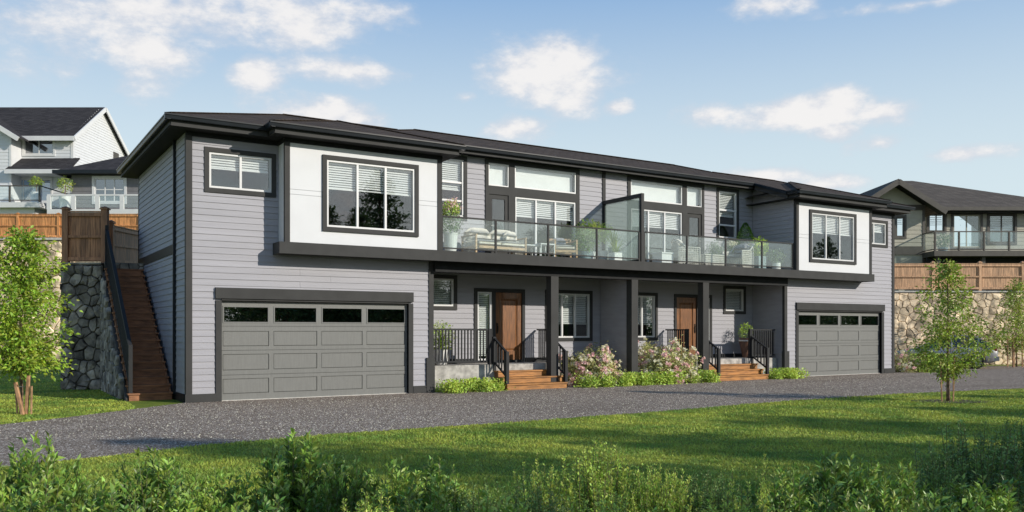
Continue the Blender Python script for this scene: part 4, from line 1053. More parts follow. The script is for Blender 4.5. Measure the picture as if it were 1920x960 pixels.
r.quad((e0, ya, ze), (e1, ya, ze), (xm1, ym, zk), (xm0, ym, zk)); r.quad((e1, yb, ze), (e0, yb, ze), (xm0, ym, zk), (xm1, ym, zk)); r.quad((e0, yb, ze), (e0, ya, ze), (xm0, ym, zk)); r.quad((e1, ya, ze), (e1, yb, ze), (xm1, ym, zk))
GH.part(r, 'roof', M_ROOFB)
GH.part(MB().box(e0, e1, ya-.12, ya, ze-.22, ze+.01).box(e0-.12, e0, ya-.12, yb, ze-.22, ze+.011), 'gutter', M_GUTTER); GH.part(MB().box(e0, e1, ya, zG, ze-.2, ze-.18), 'soffit', M_SOFFIT)
# white balustrade in front of it
zc = 56.0; h0 = bp(0, 400, zc)[2]; h1 = bp(0, 392, zc)[2]; h2 = bp(0, 364, zc)[2]; b0 = bp(88, 0, zc)[0]; b1 = bp(300, 0, zc)[0]
BT = Root('white_balustrade', 'white-framed glass balustrade terrace in front of the slate house', 'balustrade', (b0, zc, gl), YAW)
BT.part(MB().box(b0, b1, zc, zc+1.4, h0-.1, h1).box(b0+.05, b1, zc+.1, zc+1.2, gl, h0-.101), 'terrace_base', M_VINYL)
BT.part(MB().box(b0, b1, zc+.02, zc+.12, h2-.10, h2), 'hand_rail', M_VINYL)
for p in (91, 137, 182, 228, 274):
    a = bp(p, 0, zc)[0]; BT.part(MB().box(a-.13, a+.13, zc+.0, zc+.14, h1, h2-.101), 'railing_post', M_VINYL)
for p, q in ((91, 137), (137, 182), (182, 228), (228, 274)): BT.part(MB().box(bp(p, 0, zc)[0]+.14, bp(q, 0, zc)[0]-.14, zc+.06, zc+.07, h1+.1, h2-.101), 'glass_panel', M_RAILG)

# khaki house at right
zK = 52.0; kf = bp(1735, 0, zK)[0]
kE = bp(0, 392, zK)[2]; kg = hR-.5
KH = Root('khaki_house', 'olive-khaki house with gabled front, brown roof and glass-railed deck at right', 'house', (kf, zK, kg), YAW)
wh = []; holes = []
for (a, b_, c, d, l, sp) in ((1737, 1774, 397, 438, 2, ()), (1783, 1842, 399, 468, 2, ()), (1850, 1906, 399, 459, 2, ())):
    s_, w_ = bwin(KH, a, b_, c, d, zK, M_KTRIM if a != 1783 else M_KPALE, lites=l, splits=sp, blind_=.4 if a != 1783 else None, trimm=M_KTRIM, w=.13); holes.append(s_); wh.append(w_)
b = MB(); wallbox(b, '-y', zK, .2, kf-.1, kf+14, kg, kE, wh); kw_ = KH.part(b, 'wall', M_KHAKI)
hsiding(KH, kw_, kf, kf+8, bp(0, 482, zK)[2], kE-.05, zK, holes, M_KHAKI, e=.24)
# gable wing, nearer
zg = 50.0; k0 = bp(1590, 0, zg)[0]; k1 = bp(1733, 0, zg)[0]; km = bp(1672, 0, zg)[0]; kw0 = 2*km-k1
ge2 = bp(0, 383, zg)[2]; gt_ = bp(0, 344, zg)[2]
s_, w_ = bwin(KH, 1676, 1699, 403, 448, zg, M_KTRIM, lites=1, splits=(), blind_=.62, w=.12)
b = MB(); wallbox(b, '-y', zg, .2, kw0, k1, kg, ge2-.05, [w_]); b.box(k1-.2, k1, zg+.2, zK, kg, ge2)
gp_ = KH.part(b, 'wall', M_KHAKI); hsiding(KH, gp_, bp(1655, 0, zg)[0], k1-.12, bp(0, 462, zg)[2], ge2-.35, zg, [s_], M_KHAKI, e=.24)
KH.part(MB().box(k1-.12, k1+.03, zg-.05, zg+.08, kg, ge2-.3), 'corner_board', M_KTRIM)
KH.part(MB().box(kw0+1, k1-.121, zg-.05, zg-.001, bp(0, 478, zg)[2], bp(0, 462, zg)[2]-.01), 'belly_band', M_KTRIM)
hw_ = k1-km; sl = (gt_-ge2)/hw_
b = MB(); b.add([(km-hw_*.95, zg, ge2-.04), (km+hw_*.95, zg, ge2-.04), (km, zg, gt_-.1), (km-hw_*.95, zg+.2, ge2-.04), (km+hw_*.95, zg+.2, ge2-.04), (km, zg+.2, gt_-.1)], [(0, 1, 2), (5, 4, 3), (0, 3, 4, 1), (1, 4, 5, 2), (2, 5, 3, 0)])
KH.part(b, 'gable_panel', M_KPALE)
KH.part(MB().box(km-hw_, km+hw_, zg-.06, zg-.001, ge2-.35, ge2-.04), 'gable_band', M_KTRIM)
oh = .85; of = .9; rt_ = gt_+.12
def gz(d): return rt_-d*sl
b = MB(); D = hw_+oh
b.slab([(km, zg-of, rt_), (km+D, zg-of, gz(D)), (km+D, zK+1, gz(D)), (km, zK+8, rt_)], .1)
b.slab([(km-D, zg-of, gz(D)), (km, zg-of, rt_), (km, zK+8, rt_), (km-D, zK+8, gz(D))], .1); KH.part(b, 'roof', M_ROOFK)
f = MB(); f.bar((km, zg-of-.03, rt_-.16), (km+D, zg-of-.03, gz(D)-.16), .07, .30); f.bar((km-D, zg-of-.03, gz(D)-.16), (km, zg-of-.03, rt_-.16), .07, .30); KH.part(f, 'fascia', M_KTRIM)
s_ = MB(); s_.slab([(km, zg-of, rt_-.14), (km+D, zg-of, gz(D)-.14), (km+D, zg, gz(D)-.14), (km, zg, rt_-.14)], .02); s_.slab([(km-D, zg-of, gz(D)-.14), (km, zg-of, rt_-.14), (km, zg, rt_-.14), (km-D, zg, gz(D)-.14)], .02); KH.part(s_, 'soffit', M_SOFFIT)
# main hip roof
me0 = bp(1725, 0, zK-.8)[0]; z1 = bp(0, 388, zK-.8)[2]; mr = bp(1690, 337, zK+5); mh = bp(1912, 0, zK-.8)[0]
pk = bp(1694, 339, zK+5.5)
b = MB(); b.quad((me0-4, zK-.8, z1), (kf+9.8, zK-.8, z1), (kf+2.2, zK+5.5, pk[2]), (pk[0], zK+5.5, pk[2])); b.quad((kf+9.8, zK-.8, z1), (kf+9.8, zK+12, z1), (kf+2.2, zK+5.5, pk[2]))
b.v = [(x if not abs(x-(kf+2.2)) < 1e-6 else pk[0]+.6, y, z) for x, y, z in b.v]
KH.part(b, 'roof', M_ROOFK)
KH.part(MB().box(k1+.9, kf+9.8, zK-.95, zK-.82, z1-.22, z1), 'gutter', M_KTRIM); KH.part(MB().box(k1+.1, kf+9.7, zK-.8, zK, z1-.3, z1-.28), 'soffit', M_SOFFIT)
# deck
zD = 48.6; d0 = bp(1752, 0, zD)[0]; d1 = d0+12; y_t = bp(0, 433, zD)[2]; y_m = bp(0, 470, zD)[2]; y_b = bp(0, 480, zD)[2]
dk = KH.part(MB().box(d0, d1, zD, zK-.07, y_b, y_m), 'deck', M_KTRIM)
dl = bp(1733, 0, zg)[0]
sub(dk, MB().box(d0, d1, zD+.03, zD+.09, y_t-.06, y_t).box(d0, d1, zD+.03, zD+.09, y_m+.05, y_m+.10).box(d0-.02, d0+.03, zD+.1, zK-.2, y_t-.06, y_t).box(d0-.02, d0+.03, zD+.1, zK-.2, y_m+.05, y_m+.10), 'hand_rail', M_KTRIM)
ps = [1754, 1799, 1846, 1893, 1940, 1987]
for p in ps: a = bp(p, 0, zD)[0]; sub(dk, MB().box(a-.045, a+.045, zD+.01, zD+.10, y_m, y_t-.061), 'railing_post', M_KTRIM)
for p, q in zip(ps[:-1], ps[1:]): sub(dk, MB().box(bp(p, 0, zD)[0]+.06, bp(q, 0, zD)[0]-.06, zD+.055, zD+.063, y_m+.11, y_t-.061), 'glass_panel', M_RAILG)
sub(dk, MB().box(d0-.001, d0+.007, zD+.12, zK-.2, y_m+.11, y_t-.061), 'glass_panel', M_RAILG)
for p in (1765, 1850, 1935): a = bp(p, 0, zD)[0]; sub(dk, MB().box(a-.1, a+.1, zD+.3, zD+.5, kg, y_b-.001), 'deck_post', M_KTRIM)
sub(dk, MB().box(d0, d1, zD+.9, zD+1.0, kg, y_b-.002), 'under_deck_shade', M_SOFFIT)  # dark sheet standing in for the shadow below the deck
# sliver of one more roof at the right edge
n0 = bp(1898, 388, 66); RH = Root('neighbour_house', 'dark-roofed house barely showing beyond the khaki house at the right edge', 'house', (n0[0]+5, 66, kg), YAW)
b = MB(); pz = bp(1935, 368, 70)[2]; b.quad((n0[0], 66, n0[2]), (n0[0]+14, 66, n0[2]), (n0[0]+10, 70, pz), (n0[0]+3.5, 70, pz)); b.quad((n0[0], 74, n0[2]), (n0[0], 66, n0[2]), (n0[0]+3.5, 70, pz)); RH.part(b, 'roof', M_ROOFB)
RH.part(MB().box(n0[0]+.6, n0[0]+13, 66.5, 73, kg, n0[2]), 'wall', M_KHAKI)

# ---------------------------------------------------------------- parked car (rear three-quarter)
def car(loc, rz):
    t = thing('parked_car', 'silver hatchback parked side-on against the tan stone wall, tail toward the right', 'car', loc, rz)
    # local frame: x forward (nose at -x), width along y; tail at +x
    prof = [(-2.25, .42, .42, .72), (-2.18, .30, .66, .80), (-1.6, .24, .80, .86), (-.95, .22, .90, .88), (-.2, .20, .93, .89), (.7, .20, .95, .89), (1.4, .22, .97, .88), (1.95, .26, .99, .84), (2.18, .34, .95, .76), (2.24, .45, .80, .70)]
    b = MB(); rings = []
    for (x, z0, z1, hw) in prof:
        ring = []
        for (fy, fz) in ((-.82, 0), (-.98, .12), (-1, .45), (-.985, .72), (-.90, 1), (.90, 1), (.985, .72), (1, .45), (.98, .12), (.82, 0)):
            ring.append((x, fy*hw, z0+(z1-z0)*fz))
        rings.append(ring)
    n = 10
    for i, rg in enumerate(rings): b.v += rg
    for i in range(len(rings)-1):
        for k in range(n): b.f.append((i*n+k, (i+1)*n+k, (i+1)*n+(k+1) % n, i*n+(k+1) % n))
    b.f.append(tuple(range(n))); b.f.append(tuple((len(rings)-1)*n+k for k in range(n))[::-1])
    link('body', b.mesh('body', M_PAINT, True), t)
    # cabin
    c = MB(); st_ = [(-1.05, .90, .90, .80), (-.45, .92, 1.28, .68), (0, .93, 1.44, .64), (.8, .95, 1.50, .63), (1.45, .96, 1.44, .60), (1.85, .97, 1.18, .64), (2.08, .97, .99, .70)]
    for (x, z0, z1, hw) in st_: c.v += [(x, -.80, z0-.02), (x, -hw, z1), (x, hw, z1), (x, .80, z0-.02)]
    for i in range(len(st_)-1):
        for k in range(3): c.f.append((i*4+k, (i+1)*4+k, (i+1)*4+k+1, i*4+k+1))
    cab = link('windows', c.mesh('windows', M_CARGL, False), t)
    rf = MB(); st2 = st_[2:5]
    for (x, z0, z1, hw) in [(-.12, 0, 1.42, .60)]+st2+[(1.62, 0, 1.38, .58)]: rf.v += [(x, -hw-.015, z1-.035), (x, -hw+.04, z1+.018), (x, hw-.04, z1+.018), (x, hw+.015, z1-.035)]
    for i in range(4):
        for k in range(3): rf.f.append((i*4+k, (i+1)*4+k, (i+1)*4+k+1, i*4+k+1))
    link('roof', rf.mesh('roof', M_PAINT, True), t)
    for sy in (-1, 1):
        for (xa, za, wa), (xb, zb, wb) in (((-1.05, .90, .80), (0, 1.43, .645)), ((.42, .95, .80), (.38, 1.47, .64)), ((1.45, .96, .80), (1.5, 1.43, .60)), ((1.98, .98, .74), (1.45, 1.43, .60))):
            link('pillar', MB().bar((xa, sy*(wa+.005), za), (xb, sy*(wb+.008), zb), .07, .05).mesh('pillar', M_PAINT), t)
    for (x, y) in ((-1.42, -.80), (-1.42, .80), (1.38, -.80), (1.38, .80)):
        w = MB(); w.tube([(x, y-.10, .32), (x, y-.09, .32), (x, y+.09, .32), (x, y+.10, .32)], [.28, .32, .32, .28], 22); wo = link('wheel', w.mesh('tyre', M_RUBBER, False), t)
        s = -1 if y < 0 else 1; q = MB(); q.tube([(x, y+s*.085, .32), (x, y+s*.108, .32)], [.21, .20], 20)
        for k in range(5):
            a = k*2*math.pi/5; q.bar((x, y+s*.112, .32), (x+.19*math.cos(a), y+s*.112, .32+.19*math.sin(a)), .05, .02, up=(0, 1, 0))
        link('rim', q.mesh('rim', M_METAL), wo)
        ar = MB(); V = []
        for k in range(13):
            a = math.pi*k/12; V += [(x+.36*math.cos(a), y+s*.088, .32+.36*math.sin(a)), (x+.40*math.cos(a), y+s*.088, .32+.40*math.sin(a))]
        ar.add(V, [(2*k, 2*k+1, 2*k+3, 2*k+2) for k in range(12)]); link('wheel_arch', ar.mesh('arch', M_PLAST), t)
    for sy in (-1, 1):
        l = MB().box(2.05, 2.2, sy*.50, sy*.76, .80, .93); link('tail_light', l.mesh('tail_light', M_RED), t)
        m_ = MB().pillow((-.72, sy*.96, .98), .2, .16, .13); link('mirror', m_.mesh('mirror', M_PAINT, True), t)
        link('sill', MB().box(-1.05, 1.0, sy*.80, sy*.885, .20, .30).mesh('sill', M_PLAST), t)
        dr = MB()
        for x in (-.75, .35, 1.05): dr.box(x-.006, x+.006, sy*.874, sy*.893, .36, .92)
        link('door_gap', dr.mesh('door_gap', M_PLAST), t)
        hd = MB().box(.12, .28, sy*.882, sy*.90, .78, .81).box(.82, .98, sy*.882, sy*.90, .78, .81); link('door_handle', hd.mesh('door_handle', M_PAINT), t)
    link('bumper', MB().box(2.0, 2.29, -.78, .78, .36, .56).mesh('bumper', M_PAINT), t); link('number_plate', MB().box(2.285, 2.297, -.25, .25, .66, .78).mesh('plate', M_VINYL), t)
    link('spoiler', MB().box(1.46, 1.72, -.56, .56, 1.42, 1.455).mesh('spoiler', M_PAINT), t)
    return t
cx_, cy_ = cw(bp(1768, 0, 39.4)[0], 39.6)
car((cx_, cy_, .004), YAW-math.radians(24))
# ---------------------------------------------------------------- plants
def rdir(n, rng=NR): return unit(rng.normal(size=(n, 3)))
def join(parts):
    V = []; Fc = []; o = 0
    for v, f in parts: V.append(v); Fc.append(f+o); o += len(v)
    return np.concatenate(V), np.concatenate(Fc)
def tree(name, label, loc, H, zc, R, n, leaf, m, seed, prof=None, bark=M_BARK, tr=.035, group=None, cat='tree', lean=(0, 0), limbs=30, clump=.16, up=.55, scale_leaf=(.7, 1.25)):
    """trunk with limbs; leaves sit in clumps along the outer part of each limb"""
    g = np.random.default_rng(seed); t = thing(name, label, cat, loc, 0, group)
    prof = prof or (lambda s: (math.sin(math.pi*min(1, s*.9+.1))**.7)*(1-.45*s))
    tb = MB(); pts = []; k = 9
    for i in range(k+1):
        s = i/k; pts.append((lean[0]*s+g.normal()*.012*H/4*(s > 0), lean[1]*s+g.normal()*.012*H/4*(s > 0), -.05 if i == 0 else s*H*.96))
    tb.tube(pts, [tr*(1-.82*i/k)*(1.25 if i == 0 else 1) for i in range(k+1)], 8)
    cr = []; lb = MB()
    def trunk_at(z):
        s = max(0, min(.999, z/(H*.96)))*k; i = int(s); f = s-i
        a, b = pts[i], pts[i+1]; return np.array([a[0]+(b[0]-a[0])*f, a[1]+(b[1]-a[1])*f, max(0, a[2])+(b[2]-max(0, a[2]))*f])
    cl = []
    for i in range(limbs):
        s = (i+.5)/limbs; z = zc+(H*.97-zc)*s; a = i*2.4+g.normal()*.35; r = R*prof(s)*g.uniform(.65, 1.12)
        st = trunk_at(max(zc*.85, z-r*up)); d = np.array([math.cos(a), math.sin(a), 0]); end = trunk_at(z)*[1, 1, 0]+d*r+[0, 0, z+g.normal()*.06*H/4]
        mid = (st+end)/2+[0, 0, -.05*r]+g.normal(size=3)*.04*r
        rr_ = tr*.34*(1-.6*s); lb.tube([st, mid, end], [rr_, rr_*.6, rr_*.2], 4, cap=False)
        m_ = max(3, int(5*r/R+2))
        for j in range(m_):
            f = .28+.72*(j+g.uniform(0, 1))/m_; p = (st*(1-f)+end*f) if f > .5 else st*(1-f)+mid*f
            side_ = np.cross(d, [0, 0, 1])*g.normal()*r*.28*f+np.array([0, 0, g.normal()*.10*r])
            q = p+side_; cl.append((q, clump*g.uniform(.6, 1.25), d))
            if j % 2 == 0: lb.tube([p, q], [rr_*.35, rr_*.12], 3, cap=False)
    cl.append((trunk_at(H*.95), clump*.9, np.array([0, 0, 1.]))); cl.append((trunk_at(H*.9), clump*.9, np.array([0, 0, 1.])))
    w = np.array([c[1]**1.5 for c in cl]); cnt = (n*w/w.sum()).astype(int)
    P = []; D = []
    for (q, cs, d), c in zip(cl, cnt):
        o = g.normal(size=(c, 3))*cs*[.55, .55, .42]; P.append(q+o); D.append(o/cs+d*.6+g.normal(size=(c, 3))*.5+[0, 0, -.15])
    P = np.concatenate(P); D = np.concatenate(D)
    V, Fc = leaves(P, D, leaf*g.uniform(*scale_leaf, len(P)), .55, .2, .2, g)
    link('trunk', tb.mesh('trunk', bark, True), t); link('limbs', lb.mesh('limbs', bark), t)
    o = link('crown', npmesh('crown', V, Fc, m), t); o['kind'] = 'stuff'
    return t
def stakes(name, label, loc, rz, defs, tie=None):
    t = thing(name, label, 'stakes', loc, rz)
    for (x0, y0, x1, y1, h, w) in defs: link('stake', MB().bar((x0, y0, -.05), (x1, y1, h), w, w*.8).mesh('stake', M_STAKE), t)
    if tie: 
        b = MB()
        for a, c in zip(tie[:-1], tie[1:]): b.bar(a, c, .012)
        link('tie_wire', b.mesh('tie', M_METAL), t)
    return t
def at(px, z, h=0): x, y = cw(bp(px, 0, z)[0], z); return (x, y, h)
tree('young_tree', 'young bushy tree with bright green leaves and bundled stakes on the left lawn', at(40, 17.7), 3.85, 1.05, 1.10, 9500, .092, M_LTREE, 3, limbs=46, clump=.21, prof=lambda s: (.62+.9*s if s < .35 else 1.0-(s-.35)*1.18)*.98)
s0 = at(40, 17.5)
stakes('tree_stakes', 'four wooden stakes tied around the trunk of the left lawn tree', s0, YAW, [(-.06, 0, .05, .0, 0.72, .05), (.05, -.02, -.11, -.02, .66, .065), (.07, .05, .12, .05, .80, .06), (-.09, .02, -.13, .02, .58, .03), (.19, .02, .20, .02, .58, .03)][1:], [(-.13, .02, .57), (0, .1, .56), (.2, .02, .57)])
tree('young_tree', 'slender young tree with airy green crown on the right lawn in front of the car', at(1778, 20.7), 3.45, .78, 1.15, 5800, .078, M_LTREE2, 8, limbs=38, clump=.17, prof=lambda s: (.75+.8*s if s < .25 else .95-(s-.25)*1.05), tr=.04)
stakes('tree_stakes', 'pair of thin wooden stakes beside the slender right lawn tree', at(1778, 20.6), YAW, [(-.15, 0, -.19, 0, 1.05, .03), (.12, 0, .14, 0, 1.10, .03)])
tree('young_tree', 'distant young tree with reddish green crown at the right edge by the stone wall', at(1906, 40.4), 4.1, 1.1, 1.5, 4200, .11, M_LTREE2, 15, limbs=36, clump=.30, prof=lambda s: (.7+.9*s if s < .3 else .97-(s-.3)*1.2))
stakes('tree_stakes', 'three thin stakes beneath the distant tree at the right edge', at(1906, 40.2), YAW, [(-.42, 0, -.42, 0, 1.4, .05), (-.14, 0, -.16, 0, 1.5, .09), (.28, 0, .25, 0, 1.4, .05)])
sb = MB(); ring = [(.95*math.cos(a*.3)*(1+.08*math.sin(a*1.7)), .55*math.sin(a*.3)*(1+.1*math.cos(a*2.1)), 0) for a in range(21)]
c0 = at(1782, 20.7); R3 = Matrix.Rotation(YAW, 3, 'Z')
sb.quad(*[tuple(R3 @ Vector(p)+Vector((c0[0], c0[1], .008))) for p in ring]); struct('soil', sb, M_SOIL)

# trees behind the photographer: they shade the near lawn and show in the windows
def conifer(H, R, n, seed):
    g = np.random.default_rng(seed); cl = []; lb = MB(); tb = MB()
    tb.tube([(0, 0, -.2), (g.normal()*.1, g.normal()*.1, H*.5), (0, 0, H)], [.22, .14, .02], 8)
    z = H*.14
    while z < H*.98:
        s = (z-H*.14)/(H*.84); r = R*((1-s)**.75)*g.uniform(.75, 1.1)+.15; k = int(g.integers(4, 7)); a0 = g.uniform(0, 6.28)
        for i in range(k):
            a = a0+i*6.283/k+g.normal()*.2; rr_ = r*g.uniform(.55, 1.15); e = np.array([math.cos(a)*rr_, math.sin(a)*rr_, z+rr_*g.uniform(-.1, .28)])
            lb.tube([(0, 0, z), e], [.035, .012], 3, cap=False)
            for j in range(5):
                f = .3+.7*(j+g.uniform(0, 1))/5; cl.append((np.array([0, 0, z])*(1-f)+e*f, .13*rr_+.14))
        z += H*g.uniform(.035, .06)
    w = np.array([c[1]**2 for c in cl]); cnt = np.maximum(2, (n*w/w.sum()).astype(int)); P = []; D = []
    for (q, cs), c in zip(cl, cnt):
        o = g.normal(size=(c, 3))*cs*[.8, .8, .4]; P.append(q+o); D.append(o+g.normal(size=(c, 3))*.25+[0, 0, .08])
    P = np.concatenate(P); D = np.concatenate(D); V, Fc = leaves(P, D, g.uniform(.14, .34, len(P)), .34, .1, .1, g)
    return tb.mesh('trunk', M_BARK, True), lb.mesh('limbs', M_BARK), npmesh('crown', V, Fc, M_LPINE)
protos = [conifer(9, 2.6, 11000, 21), conifer(9, 2.0, 9000, 22), conifer(9, 3.2, 12000, 23)]
row = [(14.8, -5.5, 1.12, 2, 'nearest pine'), (10.5, -7.5, .85, 1, 'modest pine'), (18.3, -3.8, .95, 1, 'leaning pine'), (33, -4.5, 1.0, 1, 'spindly pine'), (28, -5, .95, 1, 'spiky pine'), (19.5, -7.5, 1.02, 2, 'broad pine'), (26.5, -9.5, 1.22, 1, 'thin pine'), (23.5, -6.5, 1.0, 2, 'tall pine'), (29.5, -8.5, 1.08, 1, 'slim pine'), (35, -6, .80, 2, 'bushy pine'), (42, -8, .95, 0, 'straight pine'), (50, -6, .9, 2, 'wide pine')]
row += [(13, -24, 1.3, 2, 'old pine'), (20, -29, 1.0, 0, 'high pine'), (27.5, -23, 1.62, 2, 'dense pine'), (23.5, -24, 1.3, 0, 'twin pine'), (36, -27, 1.3, 1, 'narrow pine'), (46, -22, 1.3, 0, 'dark pine'), (56, -25, 1.4, 2, 'big pine'), (66, -21, 1.3, 0, 'far pine'), (4, -28, 1.3, 1, 'lone pine'), (84, -24, 1.4, 2, 'edge pine'), (95, -26, 1.5, 0, 'last pine'), (73, -18, 1.2, 2, 'outer pine')]
for i, (x, y, s, k, nm) in enumerate(row):
    t = thing('pine_tree', nm+(' casting streaks of shade across the lawn from behind the photographer' if y > -12 else ' mirrored in the dark window panes of the duplex'), 'tree', (x, y, 0), i*1.3, 'pine trees facing the duplex')
    t.scale = (s, s, s)
    for nme, me in zip(('trunk', 'limbs', 'crown'), protos[k]):
        o = link(nme, me, t, loc=(0, 0, 0))
        if nme == 'crown': o['kind'] = 'stuff'
# low scrub belt behind so that panes do not mirror an empty horizon
g = np.random.default_rng(77); n = 52000; P = np.stack([g.uniform(-30, 150, n), g.uniform(-35, -30, n), np.abs(g.normal(size=n))*2.2+.2], 1)
P[:, 2] *= 1+.5*np.sin(P[:, 0]*.6)+.3*np.sin(P[:, 0]*1.7); V, Fc = leaves(P, rdir(n, g), g.uniform(.25, .5, n), .6, .2, .1, g)
o = link('scrub', npmesh('scrub', V, Fc, M_LDARK)); o['kind'] = 'stuff'; tag(o, 'dark far-off scrub reflected low in the garage window panes', 'scrub')

# ---- shrubs in the foreground
LEAFV, LEAFF = leaves(np.zeros((1, 3)), np.array([[0, 1, .15]]), np.array([.095]), .36, .25, .2, np.random.default_rng(1))
LEAFME = npmesh('leaf', LEAFV, LEAFF, M_LBUSH)
def shrub_proto(kind, seed):
    g = np.random.default_rng(seed); st_ = MB(); P = []; D = []; L = []; tips = []
    if kind == 'laurel': ns, nl, ll, wr, Hh, Rr = 84, 50, .088, .36, .86, .42
    elif kind == 'dark': ns, nl, ll, wr, Hh, Rr = 130, 74, .044, .42, 1.0, .42
    else: ns, nl, ll, wr, Hh, Rr = 120, 74, .044, .45, .92, .42
    for i in range(ns):
        a = g.uniform(0, 6.283); r = Rr*g.uniform(0, 1)**.5; h = Hh*(1-.42*(r/Rr)**2)*g.uniform(.72, 1.08)
        if i < ns//7: r *= .45; h *= g.uniform(.98, 1.09)
        b = np.array([math.cos(a)*r*.35, math.sin(a)*r*.35, 0]); e = np.array([math.cos(a)*r, math.sin(a)*r, h])+g.normal(size=3)*.03
        m_ = (b+e)/2+np.array([math.cos(a), math.sin(a), 0])*r*.18+g.normal(size=3)*.02
        st_.tube([b, m_, e], [.006, .004, .0015], 3, cap=False)
        t = np.sort(g.uniform(.18, 1.0, nl))[:, None]; q = (1-t)**2*b+2*t*(1-t)*m_+t*t*e; ax = unit((e-m_)[None])[0]
        ph = np.arange(nl)*2.4+g.uniform(0, 6); u_ = np.cross(ax, [0, .3, 1]); u_ /= np.linalg.norm(u_); v_ = np.cross(ax, u_)
        rad = np.cos(ph)[:, None]*u_+np.sin(ph)[:, None]*v_
        d = rad*(1.1-.5*t)+ax*(.35+.75*t)+g.normal(size=(nl, 3))*.2
        P.append(q+rad*.004); D.append(d); L.append(ll*g.uniform(.6, 1.15, nl)*(1-.35*t[:, 0]**3))
        tips.append((e, ax))
    P = np.concatenate(P); D = np.concatenate(D); L = np.concatenate(L)
    m = {'laurel': M_LBUSH, 'fine': M_LFINE, 'dark': M_LDARK}[kind]
    V, Fc = leaves(P, D, L, wr, .22, .18, g)
    return st_.mesh('stems', M_STEM), npmesh('foliage', V, Fc, m), tips
SP = {k: [shrub_proto(k, 100+i+10*j) for i in range(3)] for j, k in enumerate(('laurel', 'fine', 'dark'))}
def shrub(kind, i, px, top, hw, z, label, group):
    s_, f_, tips = SP[kind][i % 3]; h = EYE-(top-620)/FX*z
    x, y, _ = at(px, z); t = thing('laurel_shrub' if kind == 'laurel' else 'fine_leaved_shrub', label, 'shrub', (x, y, 0), i*1.9+px*.01, group)
    k = (hw/FX*z)/.37; t.scale = (k, k, h/(.86 if kind == 'laurel' else .93 if kind == 'fine' else 1.0))
    link('stems', s_, t); o = link('foliage', f_, t); o['kind'] = 'stuff'
    if kind == 'laurel':
        g = random.Random(px)
        for e, ax in tips[:20]:
            for c in range(2):
                l = link('leaf', LEAFME, t, loc=tuple(e-ax*.02*c)); l.rotation_euler = (g.uniform(.1, 1.1), g.uniform(-.4, .4), g.uniform(0, 6.28)); l.scale = (1, g.uniform(.6, .95), 1)
    return t
